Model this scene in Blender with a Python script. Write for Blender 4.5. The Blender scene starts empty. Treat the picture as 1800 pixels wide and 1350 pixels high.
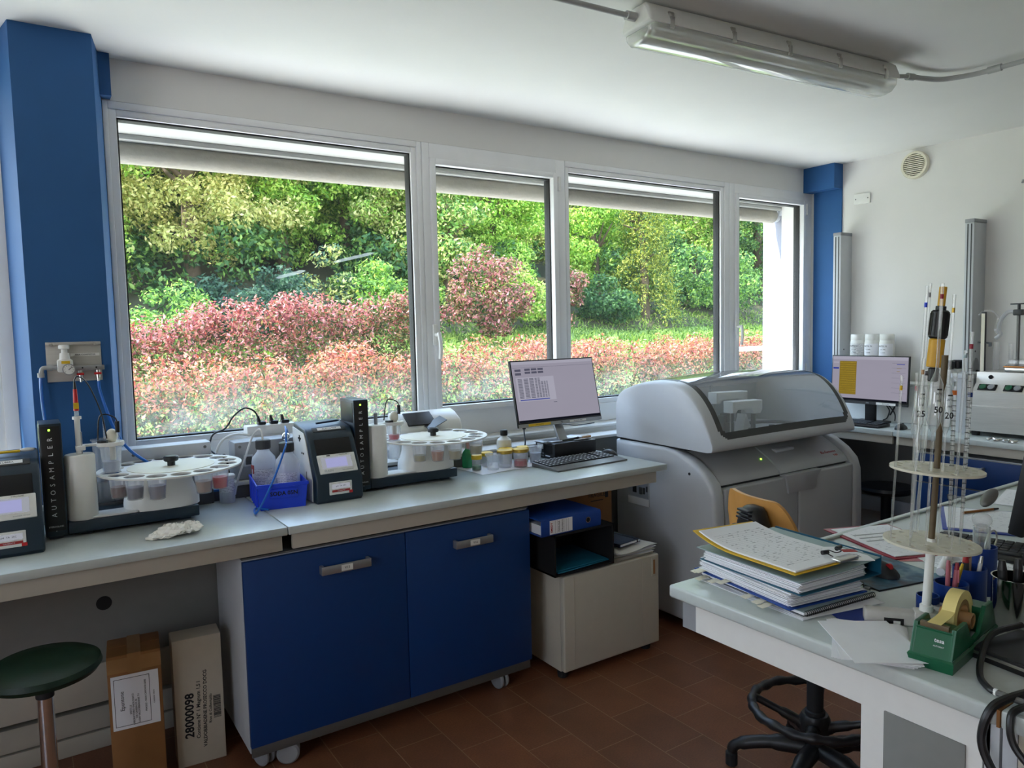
import bpy, bmesh, math, random
import numpy as np
from mathutils import Vector, Matrix, Euler

SC = bpy.context.scene
COL = SC.collection
R = math.radians

# ------------------------------------------------------------------ camera
cam = bpy.data.cameras.new('camera')
cam.sensor_fit = 'HORIZONTAL'; cam.sensor_width = 36.0
cam.lens = 36.0 * 1303.3 / 1800.0
cam.clip_start = 0.05; cam.clip_end = 200
camo = bpy.data.objects.new('camera', cam); COL.objects.link(camo)
yaw, pit, rol = R(33.4769), R(4.3685), R(-1.2625)
fw = Vector((math.sin(yaw)*math.cos(pit), math.cos(yaw)*math.cos(pit), -math.sin(pit)))
rt = Vector((math.cos(yaw), -math.sin(yaw), 0)); up = rt.cross(fw)
rt, up = rt*math.cos(rol)+up*math.sin(rol), -rt*math.sin(rol)+up*math.cos(rol)
mw = Matrix((rt, up, -fw)).transposed().to_4x4(); mw.translation = (0, 0, 1.58)
camo.matrix_world = mw
SC.camera = camo

# ------------------------------------------------------------------ colour management, world, sun
SC.view_settings.view_transform = 'Standard'
try: SC.view_settings.look = 'None'
except Exception: pass
SC.view_settings.gamma = 1.0
SC.view_settings.use_curve_mapping = False
SC.view_settings.exposure = 2.0
SC.cycles.transparent_max_bounces = 32
SC.cycles.max_bounces = 10
SC.cycles.diffuse_bounces = 5
SC.cycles.sample_clamp_indirect = 6.0
SC.cycles.caustics_reflective = False
SC.cycles.caustics_refractive = False
world = bpy.data.worlds.new('sky'); SC.world = world
world.use_nodes = True
wn = world.node_tree.nodes; wl = world.node_tree.links
for n in list(wn): wn.remove(n)
wo = wn.new('ShaderNodeOutputWorld'); bg = wn.new('ShaderNodeBackground')
tc = wn.new('ShaderNodeTexCoord'); sx = wn.new('ShaderNodeSeparateXYZ'); rp = wn.new('ShaderNodeValToRGB')
rp.color_ramp.elements[0].position = 0.0; rp.color_ramp.elements[0].color = (0.92, 0.96, 1.0, 1)
rp.color_ramp.elements[1].position = 0.7; rp.color_ramp.elements[1].color = (0.42, 0.62, 1.0, 1)
wl.new(tc.outputs['Generated'], sx.inputs[0]); wl.new(sx.outputs['Z'], rp.inputs[0])
wl.new(rp.outputs[0], bg.inputs[0]); bg.inputs[1].default_value = 1.9
wl.new(bg.outputs[0], wo.inputs[0])

sun = bpy.data.lights.new('sun', 'SUN'); sun.energy = 4.2; sun.angle = R(0.6); sun.color = (1.0, 0.94, 0.84)
suno = bpy.data.objects.new('sun', sun); COL.objects.link(suno)
suno.rotation_euler = Vector((0.62, -0.24, -1.0)).to_track_quat('-Z', 'Y').to_euler()

def portal(name, loc, rot, sx_, sy_, power=0.0, col=(1, 1, 1)):
    l = bpy.data.lights.new(name, 'AREA'); l.shape = 'RECTANGLE'; l.size = sx_; l.size_y = sy_
    l.color = col
    if power > 0: l.energy = power
    else: l.cycles.is_portal = True
    o = bpy.data.objects.new(name, l); COL.objects.link(o); o.location = loc; o.rotation_euler = rot
    return o
# daylight enters through the window front
portal('daylight_window_front', (2.65, 3.50, 1.8), (R(-90), 0, 0), 4.6, 1.35)
portal('fill_opening_side', (-3.22, -.3, 1.75), (R(90), 0, R(-90)), 2.0, 1.4)  # unseen side opening, added as fill light for the room

# ------------------------------------------------------------------ materials
def C(r, g, b):
    f = lambda c: (c/255/12.92) if c/255 <= 0.04045 else ((c/255+0.055)/1.055)**2.4
    return (f(r), f(g), f(b), 1.0)

MATS = {}
def newmat(name):
    m = bpy.data.materials.new(name); m.use_nodes = True
    nt = m.node_tree
    for n in list(nt.nodes): nt.nodes.remove(n)
    out = nt.nodes.new('ShaderNodeOutputMaterial')
    MATS[name] = m
    return m, nt, out

def mat(name, col, rough=0.5, metal=0.0, var=0.05, scale=30.0, bump=0.0, spec=0.5, coat=0.0, col2=None, stretch=None):
    """principled surface with a little noise in colour and roughness"""
    m, nt, out = newmat(name)
    N = nt.nodes.new; L = nt.links.new
    p = N('ShaderNodeBsdfPrincipled'); L(p.outputs[0], out.inputs[0])
    tc = N('ShaderNodeTexCoord'); nz = N('ShaderNodeTexNoise'); nz.inputs['Scale'].default_value = scale
    nz.inputs['Detail'].default_value = 4
    if stretch:
        mp = N('ShaderNodeMapping'); mp.inputs['Scale'].default_value = stretch
        L(tc.outputs['Object'], mp.inputs[0]); L(mp.outputs[0], nz.inputs['Vector'])
    else: L(tc.outputs['Object'], nz.inputs['Vector'])
    mx = N('ShaderNodeMix'); mx.data_type = 'RGBA'
    c2 = col2 or tuple(min(1, c*(1+var*2)) for c in col[:3])+(1,)
    c1 = col if col2 else tuple(c*(1-var*2) for c in col[:3])+(1,)
    mx.inputs[6].default_value = c1; mx.inputs[7].default_value = c2
    L(nz.outputs[0], mx.inputs[0]); L(mx.outputs[2], p.inputs['Base Color'])
    p.inputs['Roughness'].default_value = rough
    p.inputs['Metallic'].default_value = metal
    p.inputs['Specular IOR Level'].default_value = spec
    p.inputs['Coat Weight'].default_value = coat
    if bump > 0:
        bp = N('ShaderNodeBump'); bp.inputs['Strength'].default_value = bump; bp.inputs['Distance'].default_value = 0.01
        L(nz.outputs[0], bp.inputs['Height']); L(bp.outputs[0], p.inputs['Normal'])
    return m

SCR = 0.20   # display brightness
def emit(name, col, s=1.0):
    m, nt, out = newmat(name); s = s*SCR if name[:6] == 'screen' else s*.27 if name[:4] == 'lcd_' else s
    e = nt.nodes.new('ShaderNodeEmission'); e.inputs[0].default_value = col; e.inputs[1].default_value = s
    nz = nt.nodes.new('ShaderNodeTexNoise'); nz.inputs['Scale'].default_value = 3
    mx = nt.nodes.new('ShaderNodeMix'); mx.data_type = 'RGBA'; mx.inputs[6].default_value = col
    mx.inputs[7].default_value = tuple(c*0.94 for c in col[:3])+(1,)
    nt.links.new(nz.outputs[0], mx.inputs[0]); nt.links.new(mx.outputs[2], e.inputs[0])
    nt.links.new(e.outputs[0], out.inputs[0])
    return m

def schlick(nt, k, base):
    lw = nt.nodes.new('ShaderNodeLayerWeight'); lw.inputs[0].default_value = 0.5
    pw = nt.nodes.new('ShaderNodeMath'); pw.operation = 'POWER'; pw.inputs[1].default_value = 5.0
    m2 = nt.nodes.new('ShaderNodeMath'); m2.operation = 'MULTIPLY_ADD'; m2.inputs[1].default_value = k; m2.inputs[2].default_value = base; m2.use_clamp = True
    nt.links.new(lw.outputs['Facing'], pw.inputs[0]); nt.links.new(pw.outputs[0], m2.inputs[0])
    return m2

def thin(name, tint=(1, 1, 1, 1), clear=0.85, body=(0.8, 0.8, 0.8, 1), gloss=0.12, edge=0.5, rough=0.05):
    """thin clear plastic or glass: mostly transparent, a little body colour towards grazing angles, a gloss"""
    m, nt, out = newmat(name)
    N = nt.nodes.new; L = nt.links.new
    tr = N('ShaderNodeBsdfTransparent'); tr.inputs[0].default_value = tint
    df = N('ShaderNodeBsdfDiffuse'); df.inputs[0].default_value = body
    tl = N('ShaderNodeBsdfTranslucent'); tl.inputs[0].default_value = body
    ad = N('ShaderNodeMixShader'); ad.inputs[0].default_value = 0.5; L(df.outputs[0], ad.inputs[1]); L(tl.outputs[0], ad.inputs[2])
    gl = N('ShaderNodeBsdfGlossy'); gl.inputs[1].default_value = rough
    lw = N('ShaderNodeLayerWeight'); lw.inputs[0].default_value = 0.35
    nz = N('ShaderNodeTexNoise'); nz.inputs['Scale'].default_value = 25
    ma = N('ShaderNodeMath'); ma.operation = 'MULTIPLY_ADD'; ma.inputs[1].default_value = edge; ma.inputs[2].default_value = 1-clear
    L(lw.outputs['Facing'], ma.inputs[0])
    m3 = N('ShaderNodeMath'); m3.operation = 'MULTIPLY_ADD'; m3.inputs[1].default_value = 0.06; L(nz.outputs[0], m3.inputs[0]); L(ma.outputs[0], m3.inputs[2])
    m3.use_clamp = True
    a = N('ShaderNodeMixShader'); L(m3.outputs[0], a.inputs[0]); L(tr.outputs[0], a.inputs[1]); L(ad.outputs[0], a.inputs[2])
    m2 = schlick(nt, 0.8, gloss*0.3+0.03)
    b = N('ShaderNodeMixShader'); L(m2.outputs[0], b.inputs[0]); L(a.outputs[0], b.inputs[1]); L(gl.outputs[0], b.inputs[2])
    L(b.outputs[0], out.inputs[0])
    return m

def leafmat(name, c1, c2, c3, trans=0.45):
    m, nt, out = newmat(name)
    N = nt.nodes.new; L = nt.links.new
    g = N('ShaderNodeNewGeometry'); r = N('ShaderNodeValToRGB')
    e = r.color_ramp.elements; e[0].color = c1; e[1].color = c3; e[0].position = 0.1; e[1].position = 0.95
    k = r.color_ramp.elements.new(0.5); k.color = c2
    L(g.outputs['Random Per Island'], r.inputs[0])
    d = N('ShaderNodeBsdfPrincipled'); d.inputs['Roughness'].default_value = 0.55; d.inputs['Specular IOR Level'].default_value = 0.3
    t = N('ShaderNodeBsdfTranslucent')
    hs = N('ShaderNodeHueSaturation'); hs.inputs['Saturation'].default_value = 1.1; hs.inputs['Value'].default_value = 1.15
    L(r.outputs[0], d.inputs['Base Color']); L(r.outputs[0], hs.inputs['Color']); L(hs.outputs[0], t.inputs[0])
    mx = N('ShaderNodeMixShader'); mx.inputs[0].default_value = trans
    L(d.outputs[0], mx.inputs[1]); L(t.outputs[0], mx.inputs[2]); L(mx.outputs[0], out.inputs[0])
    return m

def pagemat(name, rows=40.0, dens=0.5, ink=(0.12, 0.12, 0.16, 1), base=None, w=0.21, h=0.297, table=False):
    """white paper with printed rows of words; object x across, y up, origin at the page centre"""
    m, nt, out = newmat(name)
    N = nt.nodes.new; L = nt.links.new
    def M(op, a, b=None, clamp=False):
        n = N('ShaderNodeMath'); n.operation = op; n.use_clamp = clamp
        for i, v in ((0, a), (1, b)):
            if v is None: continue
            if isinstance(v, (int, float)): n.inputs[i].default_value = v
            else: L(v, n.inputs[i])
        return n.outputs[0]
    tc = N('ShaderNodeTexCoord'); s = N('ShaderNodeSeparateXYZ'); L(tc.outputs['Object'], s.inputs[0])
    X, Y = s.outputs[0], s.outputs[1]
    ry = M('MULTIPLY', Y, rows/h); fr = M('FRACT', ry); row = M('LESS_THAN', fr, 0.45)
    fl = M('FLOOR', ry)
    cb = N('ShaderNodeCombineXYZ'); L(M('MULTIPLY', X, 70.0), cb.inputs[0]); L(M('MULTIPLY', fl, 3.7), cb.inputs[1])
    nz = N('ShaderNodeTexNoise'); nz.inputs['Scale'].default_value = 1.0; nz.inputs['Detail'].default_value = 1; L(cb.outputs[0], nz.inputs['Vector'])
    wd = M('GREATER_THAN', nz.outputs[0], 1-dens)
    mx_ = M('LESS_THAN', M('ABSOLUTE', X), w*0.42); my_ = M('LESS_THAN', M('ABSOLUTE', Y), h*0.42)
    f = M('MULTIPLY', M('MULTIPLY', row, wd), M('MULTIPLY', mx_, my_))
    if table:
        ln = M('LESS_THAN', fr, 0.08); f = M('MAXIMUM', f, M('MULTIPLY', ln, M('MULTIPLY', mx_, my_)))
    f = M('MULTIPLY', f, 0.5)
    c = N('ShaderNodeMix'); c.data_type = 'RGBA'; c.inputs[6].default_value = base or (0.9, 0.9, 0.93, 1); c.inputs[7].default_value = ink
    L(f, c.inputs[0])
    p = N('ShaderNodeBsdfPrincipled'); p.inputs['Roughness'].default_value = 0.7; L(c.outputs[2], p.inputs['Base Color']); L(p.outputs[0], out.inputs[0])
    return m

# ------------------------------------------------------------------ mesh builder
class MB:
    def __init__(s): s.bm = bmesh.new()
    def add(s, t, m=0, M=None):
        if m is not None:
            for f in t.faces: f.material_index = m
        if M is not None: t.transform(M)
        me = bpy.data.meshes.new('tmp'); t.to_mesh(me); t.free()
        s.bm.from_mesh(me); bpy.data.meshes.remove(me)
        return s
    def box(s, x0, x1, y0, y1, z0, z1, b=0.0, m=0, M=None, seg=2):
        t = bmesh.new()
        v = [t.verts.new((x, y, z)) for z in (z0, z1) for y in (y0, y1) for x in (x0, x1)]
        for q in ((0, 2, 3, 1), (4, 5, 7, 6), (0, 1, 5, 4), (2, 6, 7, 3), (0, 4, 6, 2), (1, 3, 7, 5)):
            t.faces.new([v[i] for i in q])
        if b > 0: bmesh.ops.bevel(t, geom=t.edges[:], offset=b, segments=seg, affect='EDGES', profile=0.5, clamp_overlap=True)
        return s.add(t, m, M)
    def prism(s, pts, a, b_, ax='x', b=0.0, m=0, M=None, seg=2):
        """closed outline extruded along an axis: ax x -> (y,z), y -> (x,z), z -> (x,y)"""
        t = bmesh.new()
        def P(p, h): return {'x': (h, p[0], p[1]), 'y': (p[0], h, p[1]), 'z': (p[0], p[1], h)}[ax]
        A = [t.verts.new(P(p, a)) for p in pts]; B = [t.verts.new(P(p, b_)) for p in pts]
        n = len(pts)
        f1 = t.faces.new(A); f2 = t.faces.new(B[::-1])
        for i in range(n): t.faces.new((A[i], B[i], B[(i+1) % n], A[(i+1) % n]))
        bmesh.ops.recalc_face_normals(t, faces=t.faces)
        if b > 0:
            ed = [e for e in t.edges if any(f in (f1, f2) for f in e.link_faces)]
            bmesh.ops.bevel(t, geom=ed, offset=b, segments=seg, affect='EDGES', profile=0.5, clamp_overlap=True)
        return s.add(t, m, M)
    def lathe(s, prof, m=0, n=28, M=None, close=False):
        t = bmesh.new(); rings = []
        for r, z in prof:
            if r < 1e-6: rings.append([t.verts.new((0, 0, z))])
            else: rings.append([t.verts.new((r*math.cos(2*math.pi*i/n), r*math.sin(2*math.pi*i/n), z)) for i in range(n)])
        pr = list(zip(rings, rings[1:]))
        if close: pr.append((rings[-1], rings[0]))
        for a, b in pr:
            for i in range(n):
                j = (i+1) % n
                if len(a) == 1 and len(b) == 1: break
                if len(a) == 1: t.faces.new((a[0], b[i], b[j]))
                elif len(b) == 1: t.faces.new((a[i], a[j], b[0]))
                else: t.faces.new((a[i], a[j], b[j], b[i]))
        bmesh.ops.recalc_face_normals(t, faces=t.faces)
        return s.add(t, m, M)
    def cyl(s, p0, p1, r, r2=None, m=0, n=20, b=0.0):
        p0, p1 = Vector(p0), Vector(p1); d = p1-p0; h = d.length; r2 = r if r2 is None else r2
        pf = [(0, 0), (r-b, 0), (r, b), (r2, h-b), (r2-b, h), (0, h)] if b > 0 else [(0, 0), (r, 0), (r2, h), (0, h)]
        M = Matrix.Translation(p0) @ d.to_track_quat('Z', 'Y').to_matrix().to_4x4()
        return s.lathe(pf, m, n, M)
    def tube(s, pts, r, m=0, n=8, smooth=6, closed=False):
        P = [Vector(p) for p in pts]
        if smooth and len(P) > 2:
            Q = []; k = len(P)
            rng = range(k if closed else k-1)
            for i in rng:
                p0 = P[(i-1) % k] if (closed or i > 0) else P[0]; p1 = P[i]; p2 = P[(i+1) % k]
                p3 = P[(i+2) % k] if (closed or i+2 < k) else P[-1]
                for j in range(smooth):
                    u = j/smooth
                    Q.append(0.5*((2*p1)+(p2-p0)*u+(2*p0-5*p1+4*p2-p3)*u*u+(3*p1-p0-3*p2+p3)*u**3))
            if not closed: Q.append(P[-1])
            P = Q
        t = bmesh.new(); rings = []; k = len(P); ref = None
        for i, p in enumerate(P):
            a = P[(i-1) % k] if (closed or i > 0) else p; c = P[(i+1) % k] if (closed or i < k-1) else p
            d = (c-a).normalized()
            if ref is None: ref = d.orthogonal().normalized()
            ref = (ref-d*ref.dot(d)); ref = ref.normalized() if ref.length > 1e-6 else d.orthogonal().normalized()
            q = d.cross(ref)
            rr = r[min(i, len(r)-1)] if isinstance(r, (list, tuple)) else r
            rings.append([t.verts.new(p+ref*rr*math.cos(2*math.pi*j/n)+q*rr*math.sin(2*math.pi*j/n)) for j in range(n)])
        for i in range(k if closed else k-1):
            a, b = rings[i], rings[(i+1) % k]
            for j in range(n): t.faces.new((a[j], a[(j+1) % n], b[(j+1) % n], b[j]))
        if not closed: t.faces.new(rings[0][::-1]); t.faces.new(rings[-1])
        bmesh.ops.recalc_face_normals(t, faces=t.faces)
        return s.add(t, m)
    def ball(s, c, rx, ry=None, rz=None, m=0, n=20, k=12, M=None):
        ry = rx if ry is None else ry; rz = rx if rz is None else rz
        t = bmesh.new(); bmesh.ops.create_uvsphere(t, u_segments=n, v_segments=k, radius=1.0)
        t.transform(Matrix.Translation(c) @ Matrix.Diagonal((rx, ry, rz, 1)))
        return s.add(t, m, M)
    def sheet(s, w, h, zf=None, th=0.0006, nx=8, ny=8, m=0, M=None):
        """a sheet of paper or card centred on the origin, bent by zf(x,y)"""
        zf = zf or (lambda x, y: 0.0)
        t = bmesh.new(); T = []; Bm = []
        for j in range(ny+1):
            for i in range(nx+1):
                x = -w/2+w*i/nx; y = -h/2+h*j/ny; z = zf(x, y)
                T.append(t.verts.new((x, y, z+th))); Bm.append(t.verts.new((x, y, z)))
        W = nx+1
        for j in range(ny):
            for i in range(nx):
                a = j*W+i
                t.faces.new((T[a], T[a+1], T[a+W+1], T[a+W])); t.faces.new((Bm[a], Bm[a+W], Bm[a+W+1], Bm[a+1]))
        for i in range(nx):
            t.faces.new((T[i], Bm[i], Bm[i+1], T[i+1])); a = ny*W+i; t.faces.new((T[a], T[a+1], Bm[a+1], Bm[a]))
        for j in range(ny):
            a = j*W; t.faces.new((T[a], T[a+W], Bm[a+W], Bm[a])); a = j*W+nx; t.faces.new((T[a], Bm[a], Bm[a+W], T[a+W]))
        return s.add(t, m, M)
    def grid(s, rows, m=0, M=None, closed=False, mfun=None):
        """quads over rows of points"""
        t = bmesh.new(); V = [[t.verts.new(p) for p in r] for r in rows]
        for j in range(len(V)-1):
            n = len(V[j])
            for i in range(n if closed else n-1):
                f = t.faces.new((V[j][i], V[j][(i+1) % n], V[j+1][(i+1) % n], V[j+1][i]))
                f.material_index = mfun(i, j) if mfun else m
        return s.add(t, None, M)
    def text(s, body, size, M, m=0, ext=0.0002, align='CENTER', bold=0.0):
        c = bpy.data.curves.new('txt', 'FONT'); c.body = body; c.size = size; c.extrude = ext; c.align_x = align; c.align_y = 'CENTER'
        c.resolution_u = 2; c.offset = bold
        o = bpy.data.objects.new('txt', c); COL.objects.link(o)
        bpy.context.view_layer.update()
        me = bpy.data.meshes.new_from_object(o.evaluated_get(bpy.context.evaluated_depsgraph_get()))
        bpy.data.objects.remove(o); bpy.data.curves.remove(c)
        t = bmesh.new(); t.from_mesh(me); bpy.data.meshes.remove(me)
        return s.add(t, m, M)
    def build(s, name, mats, parent=None, loc=None, rot=None, ang=35):
        me = bpy.data.meshes.new(name); s.bm.to_mesh(me); s.bm.free()
        for k in (mats if isinstance(mats, (list, tuple)) else [mats]): me.materials.append(MATS[k] if isinstance(k, str) else k)
        if len(me.polygons):
            me.polygons.foreach_set('use_smooth', [True]*len(me.polygons)); me.set_sharp_from_angle(angle=R(ang))
        o = bpy.data.objects.new(name, me); COL.objects.link(o)
        if parent is not None: o.parent = parent
        if loc is not None: o.location = loc
        if rot is not None: o.rotation_euler = rot
        return o

def thing(name, label, cat, loc=(0, 0, 0), rz=0.0, group=None):
    o = bpy.data.objects.new(name, None); COL.objects.link(o); o.empty_display_size = 0.05
    o.location = loc; o.rotation_euler = (0, 0, rz); return tag(o, label, cat, group)
def tag(o, label, cat, group=None, kind=None):
    o['label'] = label; o['category'] = cat
    if group: o['group'] = group
    if kind: o['kind'] = kind
    return o
def struct(o): o['kind'] = 'structure'; return o
def bw(m, name, mats, parent, ang=35):
    m.bm.transform(Matrix.Translation(-parent.location))
    return m.build(name, mats, parent, ang=ang)
def dup(root, loc, rz=0.0, label=None, scale=None):
    r = root.copy(); COL.objects.link(r); r.location = loc; r.rotation_euler = (0, 0, rz)
    if scale: r.scale = scale
    if label: r['label'] = label
    for ch in list(root.children):
        c = ch.copy(); COL.objects.link(c); c.parent = r
        for g in list(ch.children):
            d = g.copy(); COL.objects.link(d); d.parent = c
    return r
# text planes: letters read along +x in front of the face
def TF(x, y, z, rz=0.0, rx=90.0, roll=0.0):     # a face looking to -y by default
    return Matrix.Translation((x, y, z)) @ Matrix.Rotation(R(rz), 4, 'Z') @ Matrix.Rotation(R(rx), 4, 'X') @ Matrix.Rotation(R(roll), 4, 'Z')

# palette
mat('white_wall', C(226, 224, 220), 0.9, var=0.02, scale=4, bump=0.02)
mat('ceiling_paint', C(228, 227, 224), 0.92, var=0.02, scale=3)
mat('blue_paint', C(32, 86, 140), 0.7, var=0.05, scale=6)
mat('window_white', C(238, 238, 238), 0.45, var=0.03, scale=8)
mat('gasket', C(22, 22, 24), 0.6)
mat('sill_stone', C(214, 212, 206), 0.5, var=0.04)
mat('worktop', C(196, 203, 200), 0.32, var=0.03, scale=60, coat=0.1)
mat('bench_cream', C(196, 190, 176), 0.5, var=0.02)
mat('panel_grey', C(128, 128, 124), 0.6, var=0.03)
mat('alu', C(170, 172, 174), 0.35, metal=0.7, var=0.03, scale=80)
mat('alu_dark', C(112, 112, 110), 0.42, metal=0.5, var=0.03)
mat('steel', C(190, 188, 182), 0.28, metal=0.95, var=0.05, scale=20)
mat('brushed_steel', C(196, 193, 186), 0.4, metal=0.45, var=0.06, scale=8, stretch=(1, 1, 12))
mat('chrome', C(215, 215, 215), 0.1, metal=1.0)
mat('blue_door', C(8, 56, 118), 0.45, var=0.03, scale=50)
mat('black_plastic', C(24, 24, 26), 0.42, var=0.1)
mat('black_matt', C(16, 16, 18), 0.7, var=0.1)
mat('rubber', C(30, 30, 32), 0.75)
mat('navy_shell', C(30, 48, 62), 0.38, var=0.06, bump=0.05, scale=300)
mat('white_plastic', C(232, 231, 226), 0.35, var=0.02)
mat('cream_plastic', C(226, 220, 200), 0.45, var=0.02)
mat('grey_plastic', C(150, 152, 155), 0.45, var=0.03)
mat('light_grey', C(196, 199, 203), 0.42, var=0.02)
mat('dark_grey', C(66, 68, 70), 0.5, var=0.04)
mat('analyzer_grey', C(176, 178, 180), 0.42, var=0.02, scale=10)
mat('analyzer_light', C(196, 199, 203), 0.4, var=0.02, scale=10)
mat('analyzer_seal', C(58, 60, 60), 0.5)
mat('paper', C(244, 244, 248), 0.75, var=0.03, scale=12)
mat('tissue', C(242, 238, 230), 0.85, var=0.03, scale=30, bump=0.03)
mat('cardboard', C(150, 104, 60), 0.8, var=0.07, scale=18)
mat('white_card', C(196, 186, 168), 0.7, var=0.03)
mat('kraft_tape', C(168, 128, 84), 0.25, var=0.05)
mat('ink', C(20, 20, 24), 0.6)
mat('ink_white', C(225, 228, 230), 0.6)
mat('ink_red', C(170, 44, 44), 0.6)
mat('red', C(200, 36, 40), 0.4)
mat('yellow', C(226, 186, 40), 0.45)
mat('gold', C(196, 160, 70), 0.35, metal=0.7)
mat('green_dark', C(10, 42, 28), 0.5, var=0.05)
mat('tape_green', C(16, 92, 60), 0.33, var=0.08, scale=25)
mat('tape_cream', C(236, 216, 140), 0.6)
mat('orange', C(236, 120, 40), 0.5)
mat('bin_blue', C(26, 66, 214), 0.38, var=0.04)
mat('organizer_blue', C(10, 52, 128), 0.4, var=0.05)
mat('blue_tube', C(30, 106, 196), 0.3)
mat('binder_blue', C(20, 66, 150), 0.5, var=0.05)
mat('binder_teal', C(16, 84, 110), 0.45, var=0.05)
mat('folder_teal', C(20, 108, 138), 0.6, var=0.04)
mat('folder_grey', C(150, 170, 172), 0.5, var=0.04)
mat('notebook_navy', C(24, 36, 66), 0.5, var=0.06)
mat('clip_red', C(150, 26, 52), 0.4)
mat('clip_blue', C(36, 62, 150), 0.4)
mat('wood', C(198, 142, 74), 0.4, var=0.12, scale=5, stretch=(9, 2, 1))
mat('skin_wood', C(226, 190, 160), 0.55, var=0.05)
mat('fabric_grey', C(160, 154, 144), 0.9, var=0.06, scale=60, bump=0.3)
mat('soffit_white', C(236, 236, 234), 0.6, var=0.02)
mat('soffit_brick', C(178, 120, 108), 0.7, var=0.05)
mat('stucco', C(146, 146, 156), 0.9, var=0.05, scale=60, bump=0.3)
mat('bark', C(92, 76, 60), 0.9, var=0.2, scale=12, bump=0.5)
mat('lamp_white', C(214, 214, 208), 0.4, var=0.02)
mat('pvc_pipe', C(170, 171, 170), 0.5, var=0.03)
mat('rod_brown', C(98, 82, 58), 0.5, var=0.2, scale=40)
mat('disc_plastic', C(214, 209, 190), 0.35, var=0.08, scale=50)
mat('pump_yellow', C(222, 168, 42), 0.45)
mat('anth', C(40, 42, 46), 0.55)
mat('rose', C(196, 110, 120), 0.4)
mat('copper', C(170, 110, 60), 0.35, metal=0.8)
emit('led_green', C(150, 240, 60), 1.6)
emit('screen_grey', C(166, 162, 178), 1.0)
emit('screen_pale', C(182, 180, 196), 1.0)
emit('screen_blue', C(70, 84, 190), 0.7)
emit('screen_line', C(118, 118, 140), 0.6)
emit('screen_yellow', C(200, 168, 62), 0.5)
emit('screen_bar', C(28, 30, 42), 0.6)
emit('lcd_lilac', C(176, 178, 226), 0.75)
emit('lcd_grey', C(176, 180, 190), 0.7)
thin('clear_plastic', clear=0.88, body=(0.86, 0.87, 0.9, 1), edge=0.22, gloss=0.1)
thin('frosted', clear=0.35, body=(0.84, 0.86, 0.9, 1), edge=0.5, gloss=0.1, rough=0.3)
thin('glass', clear=0.93, body=(0.82, 0.86, 0.86, 1), edge=0.55, gloss=0.25)
thin('lid_clear', clear=0.86, body=(0.6, 0.63, 0.66, 1), edge=0.06, gloss=0.35, tint=(0.93, 0.95, 0.96, 1))
thin('lamp_cover', clear=0.72, body=(0.9, 0.9, 0.88, 1), edge=0.15, gloss=0.3)
for k, c in dict(pink=(236, 60, 90), rust=(150, 96, 88), lilac=(150, 146, 166), tan=(176, 138, 116), peach=(226, 176, 150), straw=(214, 204, 168),
                 water=(206, 214, 224), green=(60, 160, 80), crimson=(214, 20, 50)).items():
    thin('liquid_'+k, clear=0.12, tint=C(*c), body=C(*c), edge=0.2, gloss=0.1)
thin('green_plastic', clear=0.1, tint=C(60, 190, 130), body=C(50, 170, 110), edge=0.2)
m_, nt_, out_ = newmat('mouse_print')
n1 = nt_.nodes.new('ShaderNodeTexNoise'); n1.inputs['Scale'].default_value = 14; n1.inputs['Detail'].default_value = 5
r1 = nt_.nodes.new('ShaderNodeValToRGB'); e1 = r1.color_ramp.elements; e1[0].position = .35; e1[0].color = C(24, 34, 52); e1[1].position = .68; e1[1].color = C(120, 150, 160); k1 = e1.new(.52); k1.color = C(40, 92, 120)
tc1 = nt_.nodes.new('ShaderNodeTexCoord'); nt_.links.new(tc1.outputs['Object'], n1.inputs['Vector'])
p1_ = nt_.nodes.new('ShaderNodeBsdfPrincipled'); nt_.links.new(n1.outputs[0], r1.inputs[0]); nt_.links.new(r1.outputs[0], p1_.inputs['Base Color']); nt_.links.new(p1_.outputs[0], out_.inputs[0])
mat('stand_grey', C(186, 182, 176), 0.5, var=0.08, scale=40)
pagemat('page_table', 30, 0.42, table=True)
pagemat('page_text', 34, 0.55)
pagemat('page_faint', 26, 0.40, ink=(0.4, 0.4, 0.46, 1), table=True)
pagemat('label_text', 26, 0.6, w=0.055, h=0.06, base=(0.8, 0.8, 0.79, 1))
pagemat('label_small', 9, 0.6, w=0.05, h=0.03, base=(0.8, 0.8, 0.79, 1))
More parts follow.
